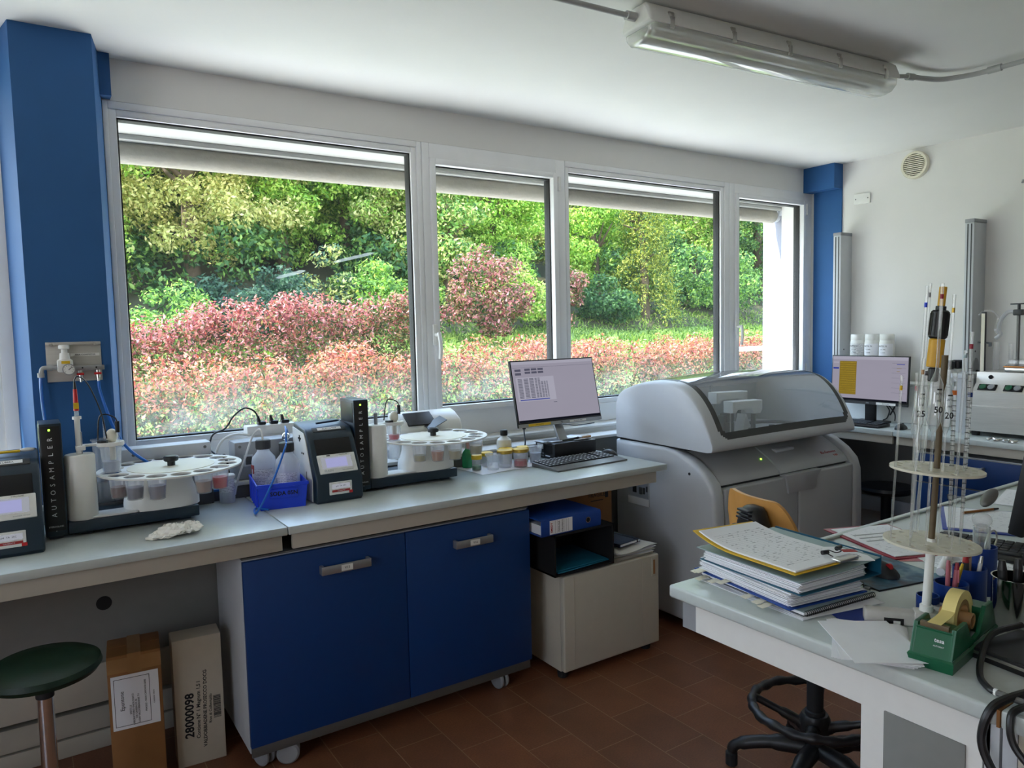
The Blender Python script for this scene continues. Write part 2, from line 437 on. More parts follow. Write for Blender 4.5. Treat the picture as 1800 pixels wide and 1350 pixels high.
# ================================================================== the setting
def tilemat():
    m, nt, out = newmat('floor_tiles'); N = nt.nodes.new; L = nt.links.new
    tc = N('ShaderNodeTexCoord'); mp = N('ShaderNodeMapping'); mp.inputs['Rotation'].default_value = (0, 0, R(90)); mp.inputs['Location'].default_value = (0.1, 1.146, 0)
    br = N('ShaderNodeTexBrick'); br.inputs['Scale'].default_value = 1; br.inputs['Brick Width'].default_value = 0.30; br.inputs['Row Height'].default_value = 0.203
    br.inputs['Mortar Size'].default_value = 0.002; br.inputs['Mortar Smooth'].default_value = 0.3
    br.inputs['Color1'].default_value = C(128, 80, 54); br.inputs['Color2'].default_value = C(116, 74, 52); br.inputs['Mortar'].default_value = C(150, 118, 92)
    nz = N('ShaderNodeTexNoise'); nz.inputs['Scale'].default_value = 160; nz.inputs['Detail'].default_value = 6
    n2 = N('ShaderNodeTexNoise'); n2.inputs['Scale'].default_value = 6; n2.inputs['Detail'].default_value = 4
    mx = N('ShaderNodeMix'); mx.data_type = 'RGBA'; mx.blend_type = 'OVERLAY'; mx.inputs[0].default_value = 0.45
    m2 = N('ShaderNodeMix'); m2.data_type = 'RGBA'; m2.blend_type = 'OVERLAY'; m2.inputs[0].default_value = 0.3
    p = N('ShaderNodeBsdfPrincipled'); p.inputs['Roughness'].default_value = 0.42
    bp = N('ShaderNodeBump'); bp.inputs['Strength'].default_value = 0.15; bp.inputs['Distance'].default_value = 0.003; bp.invert = True
    L(tc.outputs['Object'], mp.inputs[0]); L(mp.outputs[0], br.inputs['Vector']); L(tc.outputs['Object'], nz.inputs['Vector']); L(tc.outputs['Object'], n2.inputs['Vector'])
    L(br.outputs['Color'], mx.inputs[6]); L(nz.outputs[0], mx.inputs[7]); L(mx.outputs[2], m2.inputs[6]); L(n2.outputs[0], m2.inputs[7])
    L(m2.outputs[2], p.inputs['Base Color']); L(br.outputs['Fac'], bp.inputs['Height']); L(bp.outputs[0], p.inputs['Normal']); L(p.outputs[0], out.inputs[0])
tilemat()
def panemat(name, dirt):
    """window glass with a film of dried dirt that is thickest along the foot of the pane"""
    m, nt, out = newmat(name); N = nt.nodes.new; L = nt.links.new
    tr = N('ShaderNodeBsdfTransparent'); tr.inputs[0].default_value = (0.95, 0.975, 0.965, 1)
    gl = N('ShaderNodeBsdfGlossy'); gl.inputs[1].default_value = 0.0
    a = N('ShaderNodeMixShader'); fr = schlick(nt, 0.6, 0.022)
    L(fr.outputs[0], a.inputs[0]); L(tr.outputs[0], a.inputs[1]); L(gl.outputs[0], a.inputs[2])
    df = N('ShaderNodeBsdfDiffuse'); df.inputs[0].default_value = (0.8, 0.82, 0.85, 1); tl = N('ShaderNodeBsdfTranslucent'); tl.inputs[0].default_value = (0.8, 0.82, 0.85, 1)
    d = N('ShaderNodeMixShader'); d.inputs[0].default_value = 0.6; L(df.outputs[0], d.inputs[1]); L(tl.outputs[0], d.inputs[2])
    tc = N('ShaderNodeTexCoord'); s = N('ShaderNodeSeparateXYZ'); L(tc.outputs['Object'], s.inputs[0])
    nz = N('ShaderNodeTexNoise'); nz.inputs['Scale'].default_value = 11; nz.inputs['Detail'].default_value = 10; nz.inputs['Roughness'].default_value = 0.7; L(tc.outputs['Object'], nz.inputs['Vector'])
    mr = N('ShaderNodeMapRange'); mr.inputs[1].default_value = 0.36; mr.inputs[2].default_value = 0.0; mr.inputs[3].default_value = 0.0; mr.inputs[4].default_value = 1.0
    mr.interpolation_type = 'SMOOTHSTEP'
    L(s.outputs[2], mr.inputs[0])
    rp = N('ShaderNodeValToRGB'); rp.color_ramp.elements[0].position = 0.30; rp.color_ramp.elements[1].position = 0.72
    L(nz.outputs[0], rp.inputs[0])
    mu = N('ShaderNodeMath'); mu.operation = 'MULTIPLY'; L(mr.outputs[0], mu.inputs[0]); L(rp.outputs[0], mu.inputs[1])
    m1 = N('ShaderNodeMath'); m1.operation = 'MULTIPLY_ADD'; m1.inputs[1].default_value = dirt; m1.inputs[2].default_value = 0.006; L(mu.outputs[0], m1.inputs[0])
    b = N('ShaderNodeMixShader'); L(m1.outputs[0], b.inputs[0]); L(a.outputs[0], b.inputs[1]); L(d.outputs[0], b.inputs[2]); L(b.outputs[0], out.inputs[0])
panemat('pane_dirty', 0.2); panemat('pane_clean', 0.15)

XR, ZC, YW = 5.02, 2.70, 3.46
XL, YB = -3.2, -3.2
struct(MB().box(XL-.2, XR+.2, YB-.2, YW+.3, -.12, 0).build('floor', 'floor_tiles'))
struct(MB().box(XL-.2, XR+.2, YB-.2, YW+.26, ZC, ZC+.3).build('ceiling', 'ceiling_paint'))
struct(MB().box(XR, XR+.25, YB-.2, YW+.26, 0, ZC).build('wall_right', 'white_wall'))
w = MB(); ZT = 2.532
w.box(XL-.2, XR, YW-.004, YW+.26, ZT, ZC)                               # above the windows
w.box(XL-.2, -3.0, YW-.004, YW+.26, 0, ZT)
w.box(XL-.2, XR, YW, YW+.26, 0, 1.0)
struct(w.build('wall_window', 'white_wall'))
struct(MB().box(-1.7, XR-.0, YW+.07, YW+.27, ZT-.004, ZT-.0005).build('trim_1', 'soffit_brick'))
w = MB()
w.box(XL-.2, XL, YB-.2, YW, 0, 1.05); w.box(XL-.2, XL, YB-.2, YW, 2.45, ZC); w.box(XL-.2, XL, YB-.2, -1.3, 1.05, 2.45); w.box(XL-.2, XL, .7, YW, 1.05, 2.45)
struct(w.build('wall_left', 'white_wall'))
w = MB()
for a in ((-1.3, -1.24, 1.05, 2.45), (.64, .7, 1.05, 2.45), (-.33, -.27, 1.05, 2.45), (-1.3, .7, 1.05, 1.11), (-1.3, .7, 2.39, 2.45)): w.box(XL-.1, XL-.04, *a, b=.004)
struct(w.build('window_7', 'window_white'))  # frame of the added, unseen side window that lets in fill light
struct(MB().box(XL, XR, YB-.2, YB, 0, ZC).build('wall_back', 'white_wall'))
# parapet ledge under the windows
struct(MB().box(-3.0, XR, 3.21, YW, 0, .945).build('wall_parapet', 'panel_grey'))
struct(MB().box(-3.0, XR, 3.185, YW, .945, .962, b=.004).build('trim_2', 'sill_stone'))
struct(MB().box(-3.0, XR, 3.335, YW, .962, .985).box(-3.0, XR, 3.315, YW, .985, 1.0, b=.004).build('trim_3', 'sill_stone'))
# blue pillar with splayed sides, blue beam ends
p = MB(); p.prism([(.030, 3.22), (.290, 3.22), (.335, 3.462), (-.02, 3.462)], 0, ZC, ax='z')
struct(p.build('wall_pillar', 'blue_paint'))
struct(MB().box(-.09, .365, 3.40, 3.4575, 2.535, ZC).build('trim_4', 'blue_paint'))
struct(MB().box(XR-.012, XR, 3.205, 3.43, 0, 2.53).build('trim_5', 'blue_paint'))
struct(MB().box(XR-.105, XR, 3.205, 3.455, 2.525, ZC).build('trim_6', 'blue_paint'))
# baseboards under the bench
struct(MB().box(-3.0, .56, 3.175, 3.21, 0, .07, b=.004).build('baseboard_left', 'bench_cream'))
struct(MB().box(-3.0, .56, 3.165, 3.21, .082, .17, b=.004).build('baseboard_front', 'bench_cream'))

def window(n, x0, x1, gx0, gx1, gz0, gz1, opening, dirt):
    z0, z1 = 1.0, ZT; y0, y1 = YW-.004, YW+.066
    e = bpy.data.objects.new('window_%d' % n, None); COL.objects.link(e); struct(e); e.location = (gx0, YW, gz0)
    def bld(m, name, mats): return m.build(name, mats, e)
    ox, oz = -gx0, -gz0
    B = lambda m, a, b, c, d, f, g, bev=.003, k=0: m.box(a+ox, b+ox, c-YW, d-YW, f+oz, g+oz, b=bev, m=k)
    f = MB(); t = .030
    B(f, x0, gx0-t, y0, y1, z0, z1); B(f, gx1+t, x1, y0, y1, z0, z1); B(f, gx0-t, gx1+t, y0, y1, gz1+t, z1); B(f, gx0-t, gx1+t, y0, y1, z0, gz0-t)
    bld(f, 'frame', 'window_white')
    f = MB(); yy = y0-.014 if opening else y0+.008
    B(f, gx0-t, gx0, yy, y1, gz0-t, gz1+t); B(f, gx1, gx1+t, yy, y1, gz0-t, gz1+t); B(f, gx0, gx1, yy, y1, gz1, gz1+t); B(f, gx0, gx1, yy, y1, gz0-t, gz0)
    bld(f, 'sash', 'window_white')
    f = MB(); g = .007
    B(f, gx0, gx0+g, y0+.022, y1, gz0, gz1, 0); B(f, gx1-g, gx1, y0+.022, y1, gz0, gz1, 0); B(f, gx0, gx1, y0+.022, y1, gz1-g, gz1, 0); B(f, gx0, gx1, y0+.022, y1, gz0, gz0+g, 0)
    bld(f, 'gasket', 'gasket')
    f = MB(); B(f, gx0+.001, gx1-.001, y0+.036, y0+.042, gz0+.001, gz1-.001, 0)
    bld(f, 'glass_pane', 'pane_dirty' if dirt else 'pane_clean')
    if opening:
        h = MB(); hx, hz = gx0-.034+ox, 1.53+oz; yh = yy-YW
        h.box(hx-.014, hx+.014, yh-.012, yh+.001, hz-.035, hz+.075, b=.006)
        h.cyl((hx, yh-.01, hz+.02), (hx, yh-.045, hz+.02), .009)
        h.tube([(hx, yh-.045, hz+.032), (hx+.004, yh-.048, hz+.005), (hx+.010, yh-.046, hz-.05), (hx+.008, yh-.04, hz-.105)], [.011]*8+[.010]*11, n=10)
        bld(h, 'handle', 'white_plastic')
        h = MB()
        for hz in (gz1-.02, gz0+.06): B(h, gx1+t+.004, gx1+t+.022, yy-.006, y0+.01, hz-.05, hz+.03, .004)
        bld(h, 'hinge', 'white_plastic')
    return e
w1 = window(1, .335, 1.762, .384, 1.706, 1.138, 2.472, False, True)
thin('reflection_film', clear=0.68, body=(0.85, 0.88, 0.92, 1), edge=0.0, gloss=0.0, rough=0.4)  # pale strips painting the ceiling lamp's reflection onto the glass
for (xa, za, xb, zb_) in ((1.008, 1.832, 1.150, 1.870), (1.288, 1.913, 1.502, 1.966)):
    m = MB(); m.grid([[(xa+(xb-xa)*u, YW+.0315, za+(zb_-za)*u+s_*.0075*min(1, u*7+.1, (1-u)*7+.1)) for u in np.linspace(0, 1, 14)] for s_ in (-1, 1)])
    m.bm.transform(Matrix.Translation(-w1.location)); m.build('painted_reflection', 'reflection_film', w1)
window(2, 1.764, 2.682, 1.836, 2.590, 1.172, 2.424, True, True)
window(3, 2.684, 4.100, 2.716, 4.022, 1.137, 2.470, False, False)
window(4, 4.102, XR, 4.186, 4.905, 1.172, 2.436, True, False)
window(5, -1.50, .012, -1.42, -.095, 1.138, 2.49, False, False)
window(6, -3.0, -1.502, -2.92, -1.57, 1.138, 2.47, False, False)

# ------------------------------------------------------------------ outside
mat('soffit_grey', C(176, 175, 172), 0.6, var=0.02)
e = thing('roller_awning', 'long white awning cassette with grey fabric roll outside above the windows', 'awning', (.30, 3.5, 2.5))
MB().box(-.7, 4.78, .035, .27, -.03, .026, b=.004).box(-.7, 4.78, .22, .27, -.055, -.03, b=.004).build('cassette', 'soffit_grey', e)
MB().cyl((-.7, .31, -.088), (4.72, .31, -.088), .056, n=28).build('fabric_roll', 'fabric_grey', e)
MB().cyl((4.72, .31, -.088), (4.775, .31, -.088), .045, n=20).box(4.735, 4.775, .20, .33, -.09, -.02, b=.006).build('end_bracket', 'light_grey', e)
struct(MB().box(5.10, 5.45, YW+.262, 3.955, .2, 3.0).build('wall_fin', 'stucco'))
struct(MB().box(5.09, 5.0995, YW+.262, YW+.275, .9, 2.44).build('trim_7', 'stucco'))
m = MB(); m.cyl((6.34, 5.5, 1.282), (8.6, 5.5, 1.275), .026)
for x in (8.5,): m.cyl((x, 5.5, .3), (x, 5.5, 1.28), .02)
tag(m.build('handrail', 'soffit_white'), 'white tubular handrail outside, ending behind the sunlit fin wall', 'handrail')

def gz(x, y):
    k = min(1, max(0, (x-5.2)/2.6)); near = .34+.40*k
    if y < 6.4: return .22
    if y < 6.9: b = .22+(y-6.4)/.5*(near-.22)
    elif y < 8.6: b = near
    elif y < 10.2: b = near+(y-8.6)/1.6*(.98-near)
    elif y < 13.5: b = .98+(y-10.2)*.137
    else: b = 1.43+(y-13.5)*.42
    return b+(.05*math.sin(x*1.3+y)+.04*math.sin(x*.6-y*1.7))*min(1, (y-6.4)/3)
rows = [[(x, y, gz(x, y)) for x in np.linspace(-9, 42, 90)] for y in list(np.linspace(3.7, 9, 24))+list(np.linspace(9.3, 40, 60))]
mat('lawn', C(104, 126, 64), 0.9, scale=3, var=0.2, bump=0.3, col2=C(126, 150, 66))
mat('soil', C(64, 62, 38), 0.95, scale=4, var=0.3)
struct(MB().grid(rows).build('ground_slope', 'lawn', ang=80))
mat('bounce_paving', C(222, 216, 206), 0.9, scale=20, var=0.05)
struct(MB().box(-9, 14, YW+.265, 6.45, .1, .285).build('bounce_path', 'bounce_paving'))  # hidden pale strip added to bounce sunlight up to awning and ceiling
struct(MB().grid([[(x, y, gz(x, y)+.03) for x in np.linspace(-9, 42, 90)] for y in np.linspace(13.6, 40, 50)]).build('ground_hillside', 'soil', ang=80))

leafmat('leaf_lime', C(92, 136, 50), C(150, 190, 76), C(206, 222, 118))
leafmat('leaf_green', C(70, 110, 56), C(116, 156, 74), C(168, 196, 106))
leafmat('leaf_yellow', C(136, 146, 76), C(198, 198, 118), C(232, 220, 156))
leafmat('leaf_dark', C(40, 72, 48), C(70, 108, 62), C(110, 142, 84))
leafmat('leaf_blue', C(36, 62, 50), C(58, 88, 68), C(90, 120, 92))
leafmat('leaf_olive', C(110, 124, 66), C(168, 176, 104), C(208, 204, 140))
leafmat('needle', C(92, 104, 36), C(150, 160, 62), C(200, 198, 104))
leafmat('leaf_red', C(124, 58, 54), C(186, 108, 96), C(216, 156, 138), 0.4)
leafmat('leaf_pink', C(124, 62, 68), C(186, 114, 116), C(218, 162, 158), 0.4)
leafmat('leaf_orange', C(138, 74, 52), C(198, 128, 92), C(220, 164, 128), 0.4)
leafmat('leaf_mix', C(48, 62, 30), C(86, 96, 48), C(146, 124, 82), 0.4)
leafmat('blade', C(72, 102, 40), C(112, 142, 58), C(160, 180, 92), 0.4)

def leafmesh(P, Nn, size, rng, mats, idx=None, ratio=.5, name='foliage', parent=None, droop=0.0):
    """P leaf positions, Nn rough outward direction; each leaf a small folded blade of two faces"""
    n = len(P)
    d = rng.normal(size=(n, 3)); d /= np.linalg.norm(d, axis=1)[:, None]
    nn = Nn*.75+d*.75; nn[:, 2] += .25; nn /= np.linalg.norm(nn, axis=1)[:, None]
    a = np.cross(nn, rng.normal(size=(n, 3))); a[:, 2] -= droop; a -= nn*(a*nn).sum(1)[:, None]; a /= np.linalg.norm(a, axis=1)[:, None]
    b = np.cross(nn, a)
    s = (size*(.6+.8*rng.random(n)))[:, None]
    v = np.empty((n, 4, 3)); v[:, 0] = P-a*s*.5; v[:, 2] = P+a*s*.5; v[:, 1] = P+b*s*ratio*.5-nn*s*.12; v[:, 3] = P-b*s*ratio*.5-nn*s*.12
    me = bpy.data.meshes.new(name)
    me.vertices.add(n*4); me.vertices.foreach_set('co', v.reshape(-1).astype(np.float32))
    q = np.arange(n*4, dtype=np.int32).reshape(n, 4)
    tri = np.stack([q[:, [0, 1, 2]], q[:, [0, 2, 3]]], 1).reshape(-1)
    me.loops.add(len(tri)); me.loops.foreach_set('vertex_index', tri.astype(np.int32))
    me.polygons.add(n*2); me.polygons.foreach_set('loop_start', np.arange(0, n*6, 3, dtype=np.int32))
    if idx is not None: me.polygons.foreach_set('material_index', np.repeat(idx, 2).astype(np.int32))
    me.update(calc_edges=True); me.validate()
    for k in mats: me.materials.append(MATS[k])
    o = bpy.data.objects.new(name, me); COL.objects.link(o)
    if parent is not None: o.parent = parent
    return o

def clumps(cs, per, rng, flat=.75):
    """leaf positions on the shells of clumps (cx, cy, cz, r)"""
    P, Nn = [], []
    for cx, cy, cz, r in cs:
        k = max(8, int(per*r*r)); d = rng.normal(size=(k, 3)); d /= np.linalg.norm(d, axis=1)[:, None]
        rr = r*(.55+.5*rng.random(k))[:, None]
        p = d*rr*np.array([1, 1, flat])
        P.append(p+np.array([cx, cy, cz])); Nn.append(d)
    return np.concatenate(P), np.concatenate(Nn)

def crown(rx, ry, z0, z1, n, cr, rng, shape='round'):
    """clump centres filling a crown of radius rx, ry between heights z0 and z1"""
    out = []
    while len(out) < n:
        u = rng.uniform(-1, 1, 3); rad = math.hypot(u[0], u[1]); h = (u[2]+1)/2
        if shape == 'round': lim = math.sqrt(max(0, 1-u[2]*u[2]*.95))
        elif shape == 'cone': lim = 1-.85*h
        elif shape == 'egg': lim = math.sqrt(max(0, 1-((h-.4)/.62)**2)) if h > .4 else .75+.25*h/.4
        else: lim = 1
        if rad > lim or rad < lim*.35: continue
        out.append((u[0]*rx, u[1]*ry, z0+(z1-z0)*h, cr*rng.uniform(.65, 1.3)))
    return out

def trunk(h, r, rng, spread, parent, top):
    t = MB(); t.tube([(0, 0, -.4), (rng.uniform(-.1, .1), 0, h*.4), (rng.uniform(-.2, .2), .1, h)], [r*(1.15-.6*i/14) for i in range(14)], n=9)
    for i in range(9):
        a = rng.uniform(0, 6.28); z = h*rng.uniform(.35, .95); q = spread*rng.uniform(.5, .95)
        t.tube([(0, 0, z), (q*.5*math.cos(a), q*.5*math.sin(a), z+top*.18), (q*math.cos(a), q*math.sin(a), z+top*rng.uniform(.25, .45))], [r*.42*(1-.8*k/13) for k in range(14)], n=6)
    t.build('trunk', 'bark', parent, ang=60)

def tree(kind, label, x, y, rx, h, seed, leaf, size, n, per, shape='round', base=.25, tr=True, cat='tree', group=None, ratio=.5, droop=0.0, cr=.5, mix=.35):
    rng = np.random.default_rng(seed)
    e = thing(kind, label, cat, (x, y, gz(x, y)), 0, group)
    cs = crown(rx, rx*.8, h*base, h-cr*.5, n, cr, rng, shape)
    P, Nn = clumps(cs, per, rng)
    # only leaf what the room could see: drop the far half that lies deep behind
    keep = P[:, 1] < rx*.55; P, Nn = P[keep], Nn[keep]
    idx = None
    if isinstance(leaf, (list, tuple)) and len(leaf) > 1: idx = (rng.random(len(P)) < mix).astype(np.int32)
    leafmesh(P, Nn, size, rng, leaf if isinstance(leaf, (list, tuple)) else [leaf], idx, ratio, 'foliage', e, droop)
    if tr: trunk(h*.75, .05+.018*h, rng, rx*.8, e, h*.5)
    return e
T = [
 ('broadleaf_tree', 'tall pale yellow-green tree filling the view behind the big pane beside the pillar', 3.0, 16.0, 2.3, 5.6, 'leaf_yellow', .12, 'round'),
 ('broadleaf_tree', 'sunlit green tree cut by the pane edge next to the blue pillar', .4, 15.2, 1.7, 5.4, ['leaf_lime', 'leaf_olive'], .12, 'round'),
 ('broadleaf_tree', 'bright lime tree just past the pale yellow one in the big pane', 5.1, 17.0, 2.0, 5.6, 'leaf_lime', .13, 'round'),
 ('broadleaf_tree', 'mid-green leafy tree above the twin lamp reflection in the big pane', 6.9, 17.6, 1.9, 5.6, ['leaf_green', 'leaf_lime'], .13, 'round'),
 ('broadleaf_tree', 'yellow-green tree with thin branches beside the first mullion', 7.6, 15.4, 1.3, 4.6, ['leaf_olive', 'leaf_lime'], .12, 'egg'),
 ('broadleaf_tree', 'dark shaded tree at the top of the second pane', 10.6, 20.0, 2.0, 4.2, 'leaf_dark', .15, 'round'),
 ('leafy_tree', 'glossy pale-tipped tree low beside the handle of the second pane', 8.0, 14.6, .85, 3.3, ['leaf_green', 'leaf_yellow'], .13, 'egg'),
 ('leafy_tree', 'upright vivid lime tree in the middle of the second pane', 9.55, 15.2, 1.25, 4.3, 'leaf_lime', .11, 'egg'),
 ('bare_tree', 'beige half-bare tree against the second mullion', 12.2, 16.4, .95, 4.8, 'leaf_olive', .10, 'egg'),
 ('broadleaf_tree', 'blue-green tree behind the top of the third pane', 14.6, 18.4, 1.9, 4.6, ['leaf_blue', 'leaf_green'], .13, 'round'),
 ('leafy_tree', 'small vivid lime tree left of the drooping conifer', 12.9, 15.3, 1.1, 3.2, 'leaf_lime', .11, 'egg'),
 ('broadleaf_tree', 'yellow-green tree just past the drooping conifer', 18.4, 17.0, 1.8, 4.8, ['leaf_lime', 'leaf_olive'], .13, 'round'),
 ('broadleaf_tree', 'dark ivy-hung tree seen through the last pane', 20.3, 15.9, 1.7, 5.6, ['leaf_dark', 'leaf_green'], .13, 'round'),
 ('broadleaf_tree', 'green tree half hidden by the sunlit fin wall', 23.5, 17.5, 2.2, 5.2, ['leaf_green', 'leaf_lime'], .14, 'round'),
]
for i, (k, lb, x, y, rx, h, lf, sz, sh) in enumerate(T):
    tree(k, lb, x, y, rx, h, 10+i, lf, sz*.75, int(44*rx*h/4), 2100*(.12/sz)**2, base=.08, group='trees on the hillside', cr=.42)
# rear row of trees higher up the hill
for i, (x, y, lb) in enumerate([(2.0, 21, 'dark tree on the crest behind the pale yellow tree'), (6.2, 22, 'dark tree on the crest behind the bright lime tree'), (10.0, 22.5, 'green tree on the crest over the second pane'),
                            (14.6, 22.5, 'dark tree on the crest over the first half of the third pane'), (19.0, 22.5, 'green tree on the crest behind the drooping conifer'), (24.5, 22.5, 'green tree on the crest at the last pane'), (29.5, 21.0, 'green tree on the crest beyond the fin wall')]):
    tree('background_tree', lb, x, y-1.5, 2.9, 6.6, 60+i, ['leaf_dark', 'leaf_green'] if i % 2 == 0 else ['leaf_green', 'leaf_lime'], .20, 110, 560, 'round', base=.0, group='trees along the crest', cr=.75)
# shrubs
tree('evergreen_shrub', 'dark blue-green evergreen bush above the upper red hedge', 3.55, 13.4, 1.15, 1.5, 91, 'leaf_blue', .08, 30, 2600, 'round', base=.1, tr=False, cat='shrub', cr=.3)
tree('evergreen_shrub', 'small fresh green bush low beside the blue pillar', 2.0, 12.6, .65, 1.1, 92, 'leaf_green', .07, 16, 2600, 'round', base=.1, tr=False, cat='shrub', cr=.28)
tree('ivy_shrub', 'ivy-covered stump with pale leaves above the upper red hedge', 4.75, 13.2, .55, 2.0, 93, ['leaf_olive', 'leaf_blue'], .08, 18, 2600, 'egg', base=.05, tr=False, cat='shrub', cr=.28)
tree('evergreen_shrub', 'green bush between the ivy stump and the first mullion', 6.1, 13.4, .95, 1.7, 94, ['leaf_green', 'leaf_lime'], .08, 22, 2600, 'round', base=.05, tr=False, cat='shrub', cr=.3)
tree('red_photinia_shrub', 'large rounded red photinia bush in the second pane', 7.45, 12.1, .95, 1.9, 95, ['leaf_pink', 'leaf_mix'], .07, 34, 3600, 'round', mix=.55, base=.12, tr=False, cat='shrub', cr=.28)
tree('red_photinia_shrub', 'small dull pink photinia bush just past the second mullion', 10.35, 13.4, .62, 1.5, 96, ['leaf_mix', 'leaf_pink'], .08, 20, 2600, 'round', base=.1, tr=False, cat='shrub', cr=.26)
tree('evergreen_shrub', 'pale green bush behind the round photinia', 9.05, 13.2, .75, 1.6, 97, ['leaf_lime', 'leaf_olive'], .08, 20, 2600, 'round', base=.05, tr=False, cat='shrub', cr=.28)
tree('evergreen_shrub', 'low dark bush at the foot of the drooping conifer', 12.0, 14.0, .9, 1.2, 98, 'leaf_dark', .09, 18, 2200, 'round', base=.05, tr=False, cat='shrub', cr=.3)
tree('evergreen_shrub', 'dark green bush under the last trees before the fin wall', 16.7, 14.4, 1.5, 1.9, 99, ['leaf_green', 'leaf_dark'], .09, 34, 1900, 'round', base=.05, tr=False, cat='shrub', cr=.34)
rng = np.random.default_rng(44); cs = []
for i in range(420):
    x = rng.uniform(-2, 30); y = 14.6+rng.random()*6.5; cs.append((x, y, gz(x, y)+rng.uniform(.1, 1.5), rng.uniform(.35, .6)))
P, Nn = clumps(cs, 900, rng)
o = leafmesh(P, Nn, .13, rng, ['leaf_dark', 'leaf_green'], (rng.random(len(P)) < .4).astype(np.int32), .5, 'undergrowth')
tag(o, 'tangled dark undergrowth covering the hillside between the trees', 'undergrowth', kind='stuff')
# drooping conifer
rng = np.random.default_rng(5)
e = thing('drooping_conifer', 'tall yellow-green conifer with drooping sprays in the third pane', 'tree', (13.6, 14.2, gz(13.6, 14.2)), 0, 'trees on the hillside')
P = []
for i in range(120):
    a = rng.uniform(0, 6.28); h = rng.uniform(.5, 3.9); L0 = (1.25-.18*h)*rng.uniform(.75, 1.1)
    for k in range(150):
        u = rng.random()**.7; q = L0*u; P.append((q*math.cos(a)+rng.normal()*.07, q*math.sin(a)*.8+rng.normal()*.07, h+.25*u-.75*u*u-abs(rng.normal())*.22*u))
P = np.array(P); leafmesh(P, np.tile([0, -.3, .2], (len(P), 1)), .085, rng, ['needle', 'leaf_dark'], (rng.random(len(P)) < .3).astype(np.int32), .28, 'foliage', e, 1.2)
trunk(3.6, .12, rng, .7, e, .5)
# hedges
def hedge(name, label, line, depth, z0f, seed, mats, n_per, lsize, redtop):
    rng = np.random.default_rng(seed); cs = []
    for (x0, y0, h0), (x1, y1, h1) in zip(line, line[1:]):
        L_ = math.hypot(x1-x0, y1-y0); k = int(L_*9)
        for i in range(k):
            u = (i+rng.random())/k; x = x0+(x1-x0)*u; y = y0+(y1-y0)*u+rng.uniform(-depth/2, depth/2); h = (h0+(h1-h0)*u); b = z0f(x, y)
            for z in np.arange(b+.12, h-.12, .26): cs.append((x, y, z+rng.uniform(-.08, .08), rng.uniform(.17, .27)))
            cs.append((x, y, h-.2+rng.uniform(-.12, .1), rng.uniform(.18, .3)))
    P, Nn = clumps(cs, n_per, rng, .9)
    xs = np.array([l[0] for l in line]); hs = np.array([l[2] for l in line])
    top = np.interp(P[:, 0], xs, hs); b = .75
    rel = np.clip((P[:, 2]-b)/np.maximum(top-b, .2), 0, 1.2)
    u = rng.random(len(P))
    idx = np.where(u < redtop(rel, P[:, 0]), np.where(rng.random(len(P)) < .5, 0, 1), 2).astype(np.int32)
    o = leafmesh(P, Nn, lsize, rng, mats, idx, .42, name)
    return tag(o, label, 'hedge')
hedge('photinia_hedge', 'long clipped red and orange photinia hedge nearest the windows', [(-1.2, 7.7, 1.3), (1.2, 7.7, 1.33), (2.2, 7.75, 1.30), (3.1, 7.8, 1.42), (3.7, 7.8, 1.30), (4.6, 7.8, 1.37), (5.6, 7.8, 1.42), (6.6, 7.9, 1.34), (8.6, 7.95, 1.33), (10.4, 8.0, 1.38), (13.5, 8.0, 1.4)],
      .75, lambda x, y: gz(x, y), 31, ['leaf_red', 'leaf_orange', 'leaf_mix'], 2700, .052, lambda r, x: np.clip(.14+r*.88, 0, .92))
hedge('photinia_hedge', 'upper red photinia hedge running down the slope towards the blue pillar', [(.2, 10.2, 1.72), (1.6, 10.4, 1.80), (2.4, 10.5, 2.0), (3.2, 10.5, 2.12), (4.3, 10.6, 1.95), (5.1, 10.8, 2.2), (5.5, 10.8, 2.1)],
      .9, gz, 32, ['leaf_pink', 'leaf_red', 'leaf_mix'], 2300, .062, lambda r, x: np.clip(.1+r*.85-np.clip((x-3.3)*.25, 0, .35), .1, .9))
# grass
rng = np.random.default_rng(77); n = 26000
x = rng.uniform(-1, 26, n); y = rng.uniform(8.6, 14.6, n); z = np.array([gz(a, b) for a, b in zip(x, y)])
P = np.stack([x, y, z+.05], 1)
o = leafmesh(P, np.tile([0, -1., .1], (n, 1)), .17, rng, ['blade'], None, .16, 'grass', None, 1.5)
tag(o, 'rough sunlit grass on the bank between hedges and trees', 'grass', kind='stuff')
# ================================================================== window bench and what stands on it
BT = .895
for nm, x0, x1, lb, ax1 in (('a', -1.6, .749, 'grey-topped lab bench at the blue pillar with open knee space and stool', .735), ('b', .752, 2.615, 'grey-topped lab bench over the blue cabinet, ending at the large analyzer', 2.565)):
    e = thing('lab_bench', lb, 'bench', (x0, 2.6, 0))
    bw(MB().box(x0, x1, 2.587, 3.183, BT-.030, BT, b=.004), 'worktop', 'worktop', e)
    bw(MB().box(x0+.02, ax1, 2.612, 2.632, .806, BT-.030, b=.002), 'apron', 'bench_cream', e)
    for x in ((-1.5, .70) if nm == 'a' else (.80, 2.50)):
        bw(MB().box(x-.02, x+.02, 3.11, 3.17, 0, BT-.03, b=.003), 'leg', 'light_grey', e)
    if nm == 'a':
        p = MB(); t = bmesh.new()
        bw(MB().box(-1.5, .68, 3.085, 3.10, .375, BT-.03), 'back_panel', 'panel_grey', e)
        bw(MB().cyl((.203, 3.083, .593), (.203, 3.0865, .593), .026, n=24), 'cable_hole', 'black_matt', e)
        bw(MB().box(-1.5, .68, 3.075, 3.10, .225, .372, b=.003), 'rail', 'bench_cream', e)

